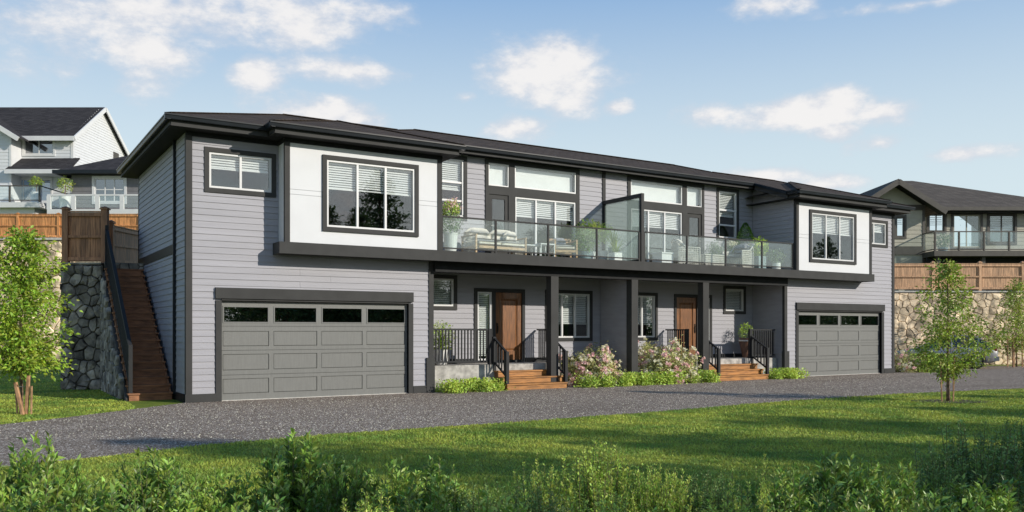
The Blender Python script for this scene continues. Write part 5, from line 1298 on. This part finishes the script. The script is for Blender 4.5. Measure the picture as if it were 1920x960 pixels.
shr = [('laurel', 0, 45, 822, 92, 6.0, 'dense glossy laurel shrub filling the bottom left corner'),
 ('laurel', 1, 140, 880, 55, 6.1, 'small laurel sprig shrub just right of the corner shrub'),
 ('laurel', 2, 285, 846, 88, 6.1, 'laurel shrub with bright pointed tips below the left end of the gravel'),
 ('laurel', 0, 425, 880, 62, 6.3, 'low laurel shrub between two taller ones at lower left'),
 ('laurel', 1, 560, 830, 105, 6.2, 'tall double-peaked laurel shrub below the left garage door'),
 ('laurel', 2, 650, 862, 60, 6.0, 'laurel shrub leaning against the double-peaked one'),
 ('laurel', 0, 725, 866, 78, 6.3, 'laurel shrub with upright tips left of the bottom centre'),
 ('laurel', 1, 815, 876, 80, 6.5, 'small-leaved laurel shrub at the bottom centre'),
 ('dark', 0, 905, 905, 75, 6.3, 'low dark fine-leaved shrub left of the tall yellow-green one'),
 ('fine', 0, 1015, 868, 65, 6.4, 'yellow-green fine-leaved shrub joining the left side of the tallest one'),
 ('fine', 1, 1115, 828, 105, 6.5, 'tallest yellow-green fine-leaved shrub with many upright sprays, right of the bottom centre'),
 ('fine', 2, 1235, 862, 70, 6.3, 'yellow-green fine-leaved shrub on the right flank of the tallest one'),
 ('dark', 1, 1330, 884, 75, 6.4, 'green fine-leaved shrub low between the sprays and the broad-leaved shrub'),
 ('fine', 0, 1440, 878, 66, 6.1, 'bright fine-leaved shrub just left of the dark broad-leaved one'),
 ('laurel', 2, 1590, 852, 95, 6.2, 'dark broad-leaved shrub with pale upright tips at lower right'),
 ('laurel', 0, 1492, 876, 55, 6.5, 'small broad-leaved shrub behind the bright fine-leaved one'),
 ('laurel', 1, 1700, 884, 70, 6.0, 'broad-leaved shrub in front of the tall dark bush at right'),
 ('dark', 2, 1835, 790, 105, 7.2, 'tall dark blue-green bush rising at the right edge'),
 ('dark', 0, 1925, 778, 80, 7.6, 'dark bush cut by the right edge of the picture'),
 ('laurel', 2, 1850, 896, 100, 5.9, 'pale-tipped laurel shrub in the bottom right corner'),
 ('laurel', 1, 200, 925, 110, 5.1, 'nearest low laurel shrub at lower left'),
 ('laurel', 0, 480, 930, 110, 5.1, 'nearest low laurel shrub under the double-peaked one'),
 ('fine', 1, 700, 925, 110, 5.1, 'nearest fine-leaved shrub left of the bottom centre'),
 ('laurel', 2, 930, 928, 100, 5.1, 'nearest low laurel shrub at the bottom centre'),
 ('fine', 2, 1150, 918, 120, 5.1, 'nearest fine-leaved shrub under the tallest sprays'),
 ('fine', 0, 1370, 915, 110, 5.1, 'nearest yellow-green shrub right of the bottom centre'),
 ('laurel', 1, 1570, 930, 100, 5.1, 'nearest low laurel shrub at lower right'),
 ('laurel', 0, 1760, 925, 110, 5.1, 'nearest low laurel shrub beside the bottom right corner'),
 ('laurel', 2, 350, 905, 90, 5.6, 'leafy laurel shrub filling the dip between the two lower-left peaks'),
 ('laurel', 0, 790, 898, 90, 5.7, 'dark leafy laurel shrub in front of the small-leaved one at the bottom centre'),
 ('dark', 1, 1010, 905, 90, 5.6, 'dark fine-leaved shrub under the left side of the tallest yellow-green one'),
 ('laurel', 1, 1480, 905, 90, 5.6, 'leafy laurel shrub in front of the gap left of the dark broad-leaved one'),
 ('dark', 0, 1760, 850, 70, 6.8, 'dark blue-green bush on the left shoulder of the tall right-hand bush'),
 ('laurel', 0, 60, 900, 110, 5.4, 'low laurel shrub in front of the bottom left corner shrub'),
 ('laurel', 2, 1660, 900, 90, 5.5, 'leafy laurel shrub below the dark broad-leaved one')]
for s in shr: shrub(*s[:6], s[6], 'shrubs along the bottom edge')

# ---- planting in front of the house
def mound(name, label, cat, x0, x1, y0, y1, h, n, leaf, m, seed, group=None, petals=None, base=0.0, rot=0.0):
    g = np.random.default_rng(seed); cx, cy = (x0+x1)/2, (y0+y1)/2; t = thing(name, label, cat, (cx, cy, base), rot, group)
    W_, Dp = (x1-x0)/2, (y1-y0)/2; k = max(6, int(W_*Dp*60)); C = np.stack([g.uniform(-W_, W_, k)*.88, g.uniform(-Dp, Dp, k)*.8, g.uniform(.25, .8, k)*h], 1)
    edge = np.maximum(np.abs(C[:, 0]/W_), np.abs(C[:, 1]/Dp)); C[:, 2] *= 1-.35*edge**3
    idx = g.integers(0, k, n); o = g.normal(size=(n, 3))*np.array([.10, .10, .30*h])*(1+.5*(h > .6)); P = C[idx]+o; P[:, 2] = np.clip(P[:, 2], .01, h*1.12)
    D = o*3+g.normal(size=(n, 3))*.6+[0, 0, .3]; V, Fc = leaves(P, D, leaf*g.uniform(.6, 1.2, n), .55, .2, .15, g, face=o*3+[0, -.35, .5])
    sb = MB()
    for i in range(min(40, k)): sb.tube([(C[i, 0]*.6, C[i, 1]*.6, 0), tuple(C[i])], [.006, .003], 3, cap=False)
    link('stems', sb.mesh('stems', M_STEM), t); f = link('foliage', npmesh('foliage', V, Fc, m), t); f['kind'] = 'stuff'
    return t
mound('ground_cover', 'bright low hedge under the left porch, left of the first steps', 'hedge', 10.75, 12.75, 20.55, 21.5, .30, 4200, .07, M_LHEDGE, 31, 'low bright hedges along the house')
mound('ground_cover', 'long bright low hedge between the two flights of steps', 'hedge', 15.0, 21.15, 20.4, 21.05, .33, 9000, .075, M_LHEDGE, 32, 'low bright hedges along the house')
mound('ground_cover', 'short bright low hedge right of the second steps by the right garage', 'hedge', 23.7, 25.5, 20.45, 21.25, .30, 3400, .075, M_LHEDGE, 33, 'low bright hedges along the house')
def flower_bush(label, loc, R, Hh, n, seed):
    n = int(n*1.7)
    g = np.random.default_rng(seed); t = thing('flowering_shrub', label, 'shrub', loc, 0, 'pink flowering shrubs')
    k = int(95*R/.8); a = g.uniform(0, 6.283, k); e = g.uniform(.02, 1, k)**.6; ph = np.arccos(1-e*.98)
    dirs = np.stack([np.sin(ph)*np.cos(a), np.sin(ph)*np.sin(a), np.cos(ph)], 1); C = dirs*np.array([R, R, Hh-.15])*g.uniform(.55, 1.05, (k, 1)); C[:, 2] = np.maximum(C[:, 2], .12)
    idx = g.integers(0, k, n); o = g.normal(size=(n, 3))*.11; P = C[idx]+o; P[:, 2] = np.clip(P[:, 2], .03, 9)
    V, Fc = leaves(P, g.normal(size=(n, 3))+[0, 0, -.3], .095*g.uniform(.6, 1.2, n), .42, .2, .25, g, face=dirs[idx]+[0, 0, .3])
    f = link('foliage', npmesh('foliage', V, Fc, M_LFLOW), t); f['kind'] = 'stuff'
    kk = int(k*3.0); ci = g.integers(0, k, kk); FP = []; FD = []
    for c in ci:
        cen = C[c]+dirs[c]*g.uniform(.06, .24)+g.normal(size=3)*.09; m_ = 22; d = rdir(m_, g)+dirs[c]*.5; FP.append(cen+d*.022); FD.append(d)
    FP = np.concatenate(FP); FD = np.concatenate(FD); hn = len(FP)//44*22
    for sl, mm in ((slice(0, hn), M_PETAL), (slice(hn, None), M_PETALW)):
        V, Fc = leaves(FP[sl], FD[sl]*.6+g.normal(size=FP[sl].shape)*.6, .062*g.uniform(.7, 1.2, len(FP[sl])), .85, .15, .1, g, face=FP[sl]/np.array([R, R, Hh])**2)
        f = link('blossom', npmesh('blossom', V, Fc, mm), t); f['kind'] = 'stuff'
    sb = MB()
    for c in C[:40]: sb.tube([(0, 0, 0), tuple(c*.5+np.array([0, 0, .05])), tuple(c)], [.014, .009, .004], 4, cap=False)
    link('stems', sb.mesh('stems', M_BARK), t); return t
flower_bush('pink flowering shrub just right of the first steps', (16.45, 21.8, 0), .92, 1.5, 5000, 41)
flower_bush('larger pink flowering shrub right of the middle column', (19.45, 21.7, 0), 1.12, 1.66, 7000, 42)
x, y, _ = at(1700, 35.6); flower_bush('pink flowering shrub at the far right corner of the duplex', (x, y, 0), .62, 1.25, 2600, 43)
x, y, _ = at(1750, 35.4); mound('ground_cover', 'leafy green bush beside the far pink flowering shrub near the car', 'bush', x-.85, x+.85, y-.4, y+.4, .62, 3400, .085, M_LHEDGE, 44, None, rot=YAW)

# ---- potted plants
def pot(t, prof, m, bands=None):
    o = link('pot', MB().lathe((0, 0, 0), prof, 20).mesh('pot', m, False), t); link('soil', MB().lathe((0, 0, prof[-1][1]-.03), [(.001, .0), (prof[-1][0]*.86, .001), (prof[-1][0]*.86, .012), (.001, .013)], 12).mesh('soil', M_SOIL), t); return o
def blob(t, c, r, n, leaf, m, seed, sq=(1, 1, 1), wr=.5, nm='foliage', shell=.5, upw=.2):
    g = np.random.default_rng(seed); d = rdir(n, g); q = d*(g.uniform(shell, 1.05, (n, 1)))*np.array(sq)*r; q += g.normal(size=(n, 3))*r*.07
    V, Fc = leaves(q+np.array(c), d*.5+g.normal(size=(n, 3))*.7+[0, 0, upw], leaf*g.uniform(.6, 1.2, n), wr, .2, .15, g, face=d)
    o = link(nm, npmesh(nm, V, Fc, m), t); o['kind'] = 'stuff'; return o
def spiky(t, z0, n, L, w, m, seed, droop=.5, spread=1.0):
    g = np.random.default_rng(seed)
    for i in range(n):
        a = i*2.4+g.normal()*.2; s = (i+.5)/n; el = math.radians(86-62*s*spread); l = L*g.uniform(.75, 1.1); b = MB(); V = []; k = 5
        for j in range(k+1):
            f = j/k; r = math.cos(el)*l*f; z = z0+math.sin(el)*l*f-droop*l*f*f*math.cos(el)*.7; ww = w*(1-f)**.7*(1 if j else .6)+.001; nx, ny = -math.sin(a), math.cos(a)
            V += [(math.cos(a)*r-nx*ww/2, math.sin(a)*r-ny*ww/2, z+.012*(1-f)), (math.cos(a)*r, math.sin(a)*r, z), (math.cos(a)*r+nx*ww/2, math.sin(a)*r+ny*ww/2, z+.012*(1-f))]
        b.add(V, [q for j in range(k) for q in ((3*j, 3*j+3, 3*j+4, 3*j+1), (3*j+1, 3*j+4, 3*j+5, 3*j+2))]); link('leaf', b.mesh('blade', m), t)
FLR = 3.887
t = thing('potted_plant', 'tall white pot with pink-tipped flowering shrub at the left end of the balcony', 'potted plant', (11.25, 21.35, FLR))
pot(t, [(.14, 0), (.17, .1), (.20, .5), (.215, .56), (.20, .56)], M_POTW); blob(t, (0, 0, .88), .34, 900, .07, M_LPALE, 51, (1, 1, 1.2)); blob(t, (0, 0, 1.22), .27, 420, .085, M_LHEDGE, 52, (1, 1, .9)); blob(t, (0.02, -.05, 1.30), .27, 260, .05, M_PETAL, 53, wr=.8, nm='blossom')
t = thing('potted_plant', 'dark rounded shrub in a low planter behind the teak armchair', 'potted plant', (16.15, 21.65, FLR)); pot(t, [(.18, 0), (.24, .3), (.22, .3)], M_POTG); blob(t, (0, 0, .62), .48, 1700, .06, M_LDARK, 54, (1, 1, .9), shell=.3)
t = thing('potted_plant', 'round yellow-green shrub in a pot left of the privacy screen', 'potted plant', (16.75, 22.15, FLR)); pot(t, [(.16, 0), (.20, .42), (.18, .42)], M_POTW); blob(t, (0, 0, 1.02), .40, 1100, .12, M_LAGAVE, 55, (1.15, 1, .8), .28, shell=.25, upw=.8); 
t = thing('potted_plant', 'bushy green shrub tight against the left side of the privacy screen', 'potted plant', (17.3, 22.2, FLR)); pot(t, [(.15, 0), (.18, .42), (.16, .42)], M_POTW); blob(t, (0, 0, .98), .34, 1500, .05, M_LHEDGE, 56, (1, 1, 1.0), shell=.3)
t = thing('potted_plant', 'spiky yucca in a square white pot by the glass left of the privacy screen', 'potted plant', (17.1, 21.3, FLR)); link('pot', MB().box(-.15, .15, -.15, .15, 0, .28).box(-.13, .13, -.13, .13, .281, .285).mesh('pot', M_POTW), t); spiky(t, .27, 26, .62, .05, M_LAGAVE, 57, .6); 
t = thing('potted_plant', 'upright yellow yucca in a slim pot behind the square white pot', 'potted plant', (17.38, 21.75, FLR)); pot(t, [(.13, 0), (.17, .5), (.15, .5)], M_POTG); spiky(t, .48, 22, .72, .05, M_LAGAVE, 58, .2, .55)
t = thing('potted_plant', 'silvery bushy plant in a pot behind the wicker chair with grey cushions', 'potted plant', (22.45, 22.3, FLR)); pot(t, [(.16, 0), (.2, .35), (.18, .35)], M_POTG); blob(t, (0, 0, .68), .36, 1300, .055, M_LPALE, 59, shell=.3); blob(t, (.55, 0, 1.0), .01, 5, .02, M_LPALE, 60)
t = thing('potted_plant', 'dense dark green cone topiary in the right corner of the balcony', 'potted plant', (23.95, 22.25, FLR)); pot(t, [(.2, 0), (.26, .42), (.24, .42)], M_POTG)
g = np.random.default_rng(61); n = 4200; zz = g.uniform(0, 1, n)**1.3; r = (.42*(1-zz**1.7)**.7)*g.uniform(.75, 1.03, n); a = g.uniform(0, 6.283, n); P = np.stack([r*np.cos(a), r*np.sin(a), .42+zz*1.36], 1)
V, Fc = leaves(P, np.stack([np.cos(a), np.sin(a), .5+0*a], 1)+g.normal(size=(n, 3))*.4, .05*g.uniform(.7, 1.2, n), .5, .2, .1, g)
M_TOPI = mat('topiary_leaf', (.10, .21, .02), .5, .2, 4, col2=(.06, .14, .015), island=.35, trans=.2); o = link('foliage', npmesh('foliage', V, Fc, M_TOPI), t); o['kind'] = 'stuff'
t = thing('potted_plant', 'cream-flowered plant beside the left foot of the cone topiary', 'potted plant', (23.3, 22.3, FLR)); pot(t, [(.14, 0), (.17, .4), (.15, .4)], M_POTW); blob(t, (0, 0, .75), .27, 600, .06, M_LPALE, 62); blob(t, (0, 0, .98), .17, 260, .05, M_PETALW, 63, (1.4, 1, .6), .8, nm='blossom')
t = thing('potted_plant', 'yellow-green leafy plant in a tall blue-grey planter near the right railing end', 'potted plant', (23.75, 21.45, FLR)); link('pot', MB().box(-.19, .19, -.19, .19, 0, .48).box(-.17, .17, -.17, .17, .4805, .49).mesh('pot', M_POTG), t); blob(t, (0, 0, .80), .34, 520, .10, M_LHEDGE, 64, (1, 1, 1.05), .6)
t = thing('potted_plant', 'loose green plant in a small white ribbed pot at the right end of the balcony', 'potted plant', (24.4, 21.2, FLR)); pot(t, [(.13, 0), (.15, .05), (.15, .26), (.13, .26)], M_POTW); blob(t, (0, 0, .5), .32, 520, .075, M_LPALE, 65, (1.2, 1, .85))
t = thing('potted_plant', 'leafy green plant in a white pot behind the left porch railing', 'potted plant', (11.42, 22.25, .722)); pot(t, [(.15, 0), (.20, .1), (.24, .44), (.22, .44)], M_POTW); spiky(t, .5, 34, .85, .06, M_LAGAVE, 66, 1.0, 1.0); blob(t, (0, 0, .8), .40, 700, .085, M_LHEDGE, 67, (1, 1, 1.1), .35)
t = thing('potted_plant', 'tapered brown pot with pale rim and sprigs on the right porch', 'potted plant', (23.98, 22.25, .722)); pot(t, [(.12, 0), (.20, .35), (.26, .60), (.26, .72), (.23, .72)], M_POTB)
link('rim', MB().lathe((0, 0, .60), [(.262, 0), (.267, .01), (.27, .035), (.265, .05)], 20).mesh('rim', M_POTW), t); blob(t, (-.02, 0, .98), .27, 380, .075, M_LHEDGE, 68, (1, 1, 1.1), .4)
for (px, z, hh, h0, lab, bl) in ((68, 59.5, 1.6, bp(0, 379, 58)[2], 'slim pale planter with a small leafy tree on the white house balcony', .42), (122, 56.7, 1.6, bp(0, 392, 56.7)[2], 'blue-grey pot with a loose yellow-green shrub behind the white balustrade', .56)):
    t = thing('potted_plant', lab, 'potted plant', at(px, z, h0)); pot(t, [(.3, 0), (.38, .9), (.34, .9)], M_POTG if bl > .6 else M_POTW); blob(t, (0, 0, hh), bl, 420, .13, M_LTREE2, int(px), (1, 1, .9)); link('stem', MB().tube([(0, 0, .85), (.03, 0, hh)], .03, 5).mesh('stem', M_BARK), t)
t = thing('potted_plant', 'small leafy plant in a round pot behind the deck glass of the khaki house', 'potted plant', at(1768, 50.4, bp(0, 470, 48.6)[2])); pot(t, [(.2, 0), (.3, .35), (.26, .35)], M_POTG); blob(t, (0, 0, .7), .45, 420, .14, M_LPALE, 71)

# ---------------------------------------------------------------- balcony furniture
def wick(b, x0, x1, z0, z1, y, ny=None, ax='x', s=.055, w=.012):
    """open weave in a plane"""
    k = int((x1-x0)/s)
    for i in range(k+1):
        a = x0+(x1-x0)*i/k
        if ax == 'x': b.bar((a, y, z0), (a, y, z1), w)
        else: b.bar((y, a, z0), (y, a, z1), w)
    k = int((z1-z0)/s)
    for i in range(k+1):
        c = z0+(z1-z0)*i/k
        if ax == 'x': b.bar((x0, y-.004, c), (x1, y-.004, c), w)
        else: b.bar((y-.004, x0, c), (y-.004, x1, c), w)
t = thing('garden_sofa', 'cream-cushioned two-seat sofa with woven rope sides on the left balcony', 'sofa', (12.92, 21.75, FLR), .06)
b = MB()
for x in (-.88, .88):
    for y in (-.36, .36): b.bar((x, y, 0), (x, y, .56), .05)
    b.bar((x, -.40, .57), (x, .40, .57), .055, .035)
b.box(-.88, .88, -.37, -.33, .20, .27); b.box(-.88, .88, .33, .37, .20, .27); b.box(-.90, -.86, -.33, .33, .2, .26); b.box(.86, .90, -.33, .33, .2, .26)
link('frame', b.mesh('frame', M_TEAK), t)
for x in (-.89, .89):
    b = MB(); wick(b, -.34, .34, .08, .54, x, ax='y', s=.05); link('rope_side', b.mesh('rope', M_WICK), t)
for x in (-.43, .43):
    link('seat_cushion', MB().pillow((x, -.02, .36), .86, .74, .2).mesh('seat', M_CUSH, True), t); link('back_cushion', MB().pillow((x, .27, .62), .86, .24, .46).mesh('back', M_CUSH, True), t)
link('throw_pillow', MB().pillow((.60, .06, .60), .44, .16, .38).mesh('pillow', M_CUSH, True), t)
for i, (x, y, s, h, lab) in enumerate(((14.12, 21.75, .27, .40, 'smaller white side table nested beside the cream sofa'), (14.52, 21.55, .26, .44, 'taller white side table left of the teak armchair'))):
    t = thing('side_table', lab, 'side table', (x, y, FLR), 0, 'white side tables'); link('table_top', MB().box(-s, s, -s, s, h-.03, h).mesh('top', M_VINYL), t)
    for sx in (-1, 1):
        for sy in (-1, 1): link('leg', MB().bar((sx*(s-.02), sy*(s-.02), 0), (sx*(s-.02), sy*(s-.02), h-.03), .022).mesh('leg', M_VINYL), t)
t = thing('armchair', 'teak armchair with grey cushions and striped pillow on the left balcony', 'armchair', (15.25, 21.55, FLR), -.35); b = MB()
for x in (-.34, .34):
    b.bar((x, -.34, 0), (x, -.34, .56), .05); b.bar((x, .32, 0), (x, .40, .66), .05); b.bar((x, -.36, .575), (x, .40, .56), .06, .03)
b.box(-.34, .34, -.36, -.31, .2, .27); b.box(-.34, .34, .30, .34, .2, .27); link('frame', b.mesh('frame', M_TEAK), t)
for k in range(4): link('back_slat', MB().bar((-.33, .36+.02*k, .42+.08*k), (.33, .36+.02*k, .42+.08*k), .02, .06).mesh('slat', M_TEAK), t)
link('seat_cushion', MB().pillow((0, -.02, .35), .64, .66, .17).mesh('seat', M_CUSH, True), t); link('throw_pillow', MB().pillow((-.08, .2, .54), .44, .16, .3).mesh('pillow', M_CUSHG, True), t)
def wicker_chair(label, loc, rz, cush):
    t = thing('wicker_chair', label, 'armchair', loc, rz, 'white wicker armchairs'); b = MB()
    for x in (-.38, .38): wick(b, -.36, .34, .04, .60, x, ax='y', s=.062, w=.020)
    wick(b, -.36, .36, .04, .34, -.36, s=.062, w=.020); wick(b, -.36, .36, .3, .84, .35, s=.062, w=.020)
    link('woven_shell', b.mesh('shell', M_WICK), t)
    b = MB(); b.tube([(-.39, -.38, .0), (-.39, -.38, .60), (-.39, .1, .62), (-.39, .36, .86), (0, .40, .92), (.39, .36, .86), (.39, .1, .62), (.39, -.38, .60), (.39, -.38, 0)], .025, 8); link('frame', b.mesh('frame', M_WICK, True), t)
    link('seat_cushion', MB().pillow((0, -.03, .42), .68, .66, .15).mesh('seat', cush, True), t); link('back_cushion', MB().pillow((0, .24, .66), .62, .18, .44).mesh('back', cush, True), t); return t
wicker_chair('white wicker armchair with cream cushions, left of the low wicker table', (20.35, 21.6, FLR), math.radians(65), M_CUSH)
wicker_chair('white wicker armchair with grey cushions, right of the low wicker table', (22.75, 21.45, FLR), math.radians(-80), M_CUSHG)
t = thing('wicker_table', 'low oblong white wicker table between the two wicker armchairs', 'table', (21.45, 21.55, FLR)); b = MB(); wick(b, -.5, .5, .04, .40, -.28, s=.06, w=.02); wick(b, -.28, .28, .04, .40, -.5, ax='y', s=.06, w=.02); wick(b, -.28, .28, .04, .40, .5, ax='y', s=.06, w=.02); wick(b, -.5, .5, .04, .4, .28, s=.06, w=.02)
link('woven_base', b.mesh('base', M_WICK), t); link('table_top', MB().box(-.53, .53, -.31, .31, .40, .43).mesh('top', M_WICK), t)
t = thing('side_table', 'square white box table near the privacy screen on the right balcony', 'side table', (19.25, 21.5, FLR)); link('body', MB().box(-.24, .24, -.24, .24, .06, .36).mesh('body', M_VINYL), t); link('table_top', MB().box(-.27, .27, -.27, .27, .36, .40).mesh('top', M_VINYL), t)
t = thing('folded_parasol', 'slim grey lantern standing against the left balcony wall', 'lantern', (11.9, 22.2, FLR)) if False else None

# ---------------------------------------------------------------- grass blades on the parts of the lawn near enough to show them
g = np.random.default_rng(5); N = 330000
z = np.exp(g.uniform(math.log(7.0), math.log(30.0), N)); u = g.uniform(-.62, .62, N); X_ = (FW[0]+RT[0]*u)*z; Y_ = (FW[1]+RT[1]*u)*z
nx = np.array([p[0] for p in near]); ny = np.array([p[1] for p in near]); fx = np.array([p[0] for p in far[::-1]][:8]); fy = np.array([p[1] for p in far[::-1]][:8])
front = Y_ < np.interp(X_, nx, ny)+.03; left = (Y_ > np.interp(X_, fx, fy)-.03) & (X_ < 3.0-.0*Y_) & (u < -.44)
rc, zc_ = u*z, z; wallm = (zc_ > zW-.05) & (rc > r0-.05)
keep = (front | left) & ~wallm; X_, Y_, z = X_[keep], Y_[keep], z[keep]; n = len(X_)
h = g.uniform(.014, .036, n)*(1+.5*(np.sin(X_*3.1)+np.sin(Y_*2.7+X_))*.3); a = g.uniform(0, 6.283, n); w = .0022+.00055*z; lx, ly = g.normal(size=n)*.018, g.normal(size=n)*.018
V = np.stack([np.stack([X_-np.cos(a)*w, Y_-np.sin(a)*w, 0*h], 1), np.stack([X_+np.cos(a)*w, Y_+np.sin(a)*w, 0*h], 1), np.stack([X_+lx, Y_+ly, h], 1)], 1).reshape(-1, 3)
M_GRASS = mat('grass_blade', (.48, .52, .08), .6, .2, .9, col2=(.17, .29, .045), island=.35, trans=.3)
o = link('grass', npmesh('grass', V, np.arange(n*3).reshape(-1, 3), M_GRASS)); o['kind'] = 'stuff'; tag(o, 'short mown green grass on the lawns beside the gravel drive', 'grass')
# loose chips on the near part of the drive
n = 42000; z = g.uniform(13.5, 36, n); u = g.uniform(-.62, .5, n); X_ = (FW[0]+RT[0]*u)*z; Y_ = (FW[1]+RT[1]*u)*z
ok = (Y_ > np.interp(X_, nx, ny)-.05) & (Y_ < np.where(X_ < 4.2, np.interp(X_, fx, fy), 20.5)); X_, Y_ = X_[ok], Y_[ok]; n = len(X_)
s = g.uniform(.005, .015, n); V = np.stack([np.stack([X_+s*dx, Y_+s*dy, .004+s*dz], 1) for dx, dy, dz in ((-1, -.6, 0), (1, -.5, 0), (.1, 1, 0), (0, 0, 1.0))], 1).reshape(-1, 3)+g.normal(size=(n*4, 3))*.002
i4 = np.arange(n)[:, None]*4; Fc = np.concatenate([i4+np.array([[0, 1, 3]]), i4+np.array([[1, 2, 3]]), i4+np.array([[2, 0, 3]])])
M_CHIP = mat('stone_chip', (.50, .44, .36), .8, .2, 9, island=.6)
o = link('gravel_chips', npmesh('chips', V, Fc, M_CHIP)); o['kind'] = 'stuff'; tag(o, 'loose grey stone chips scattered over the gravel drive', 'gravel')
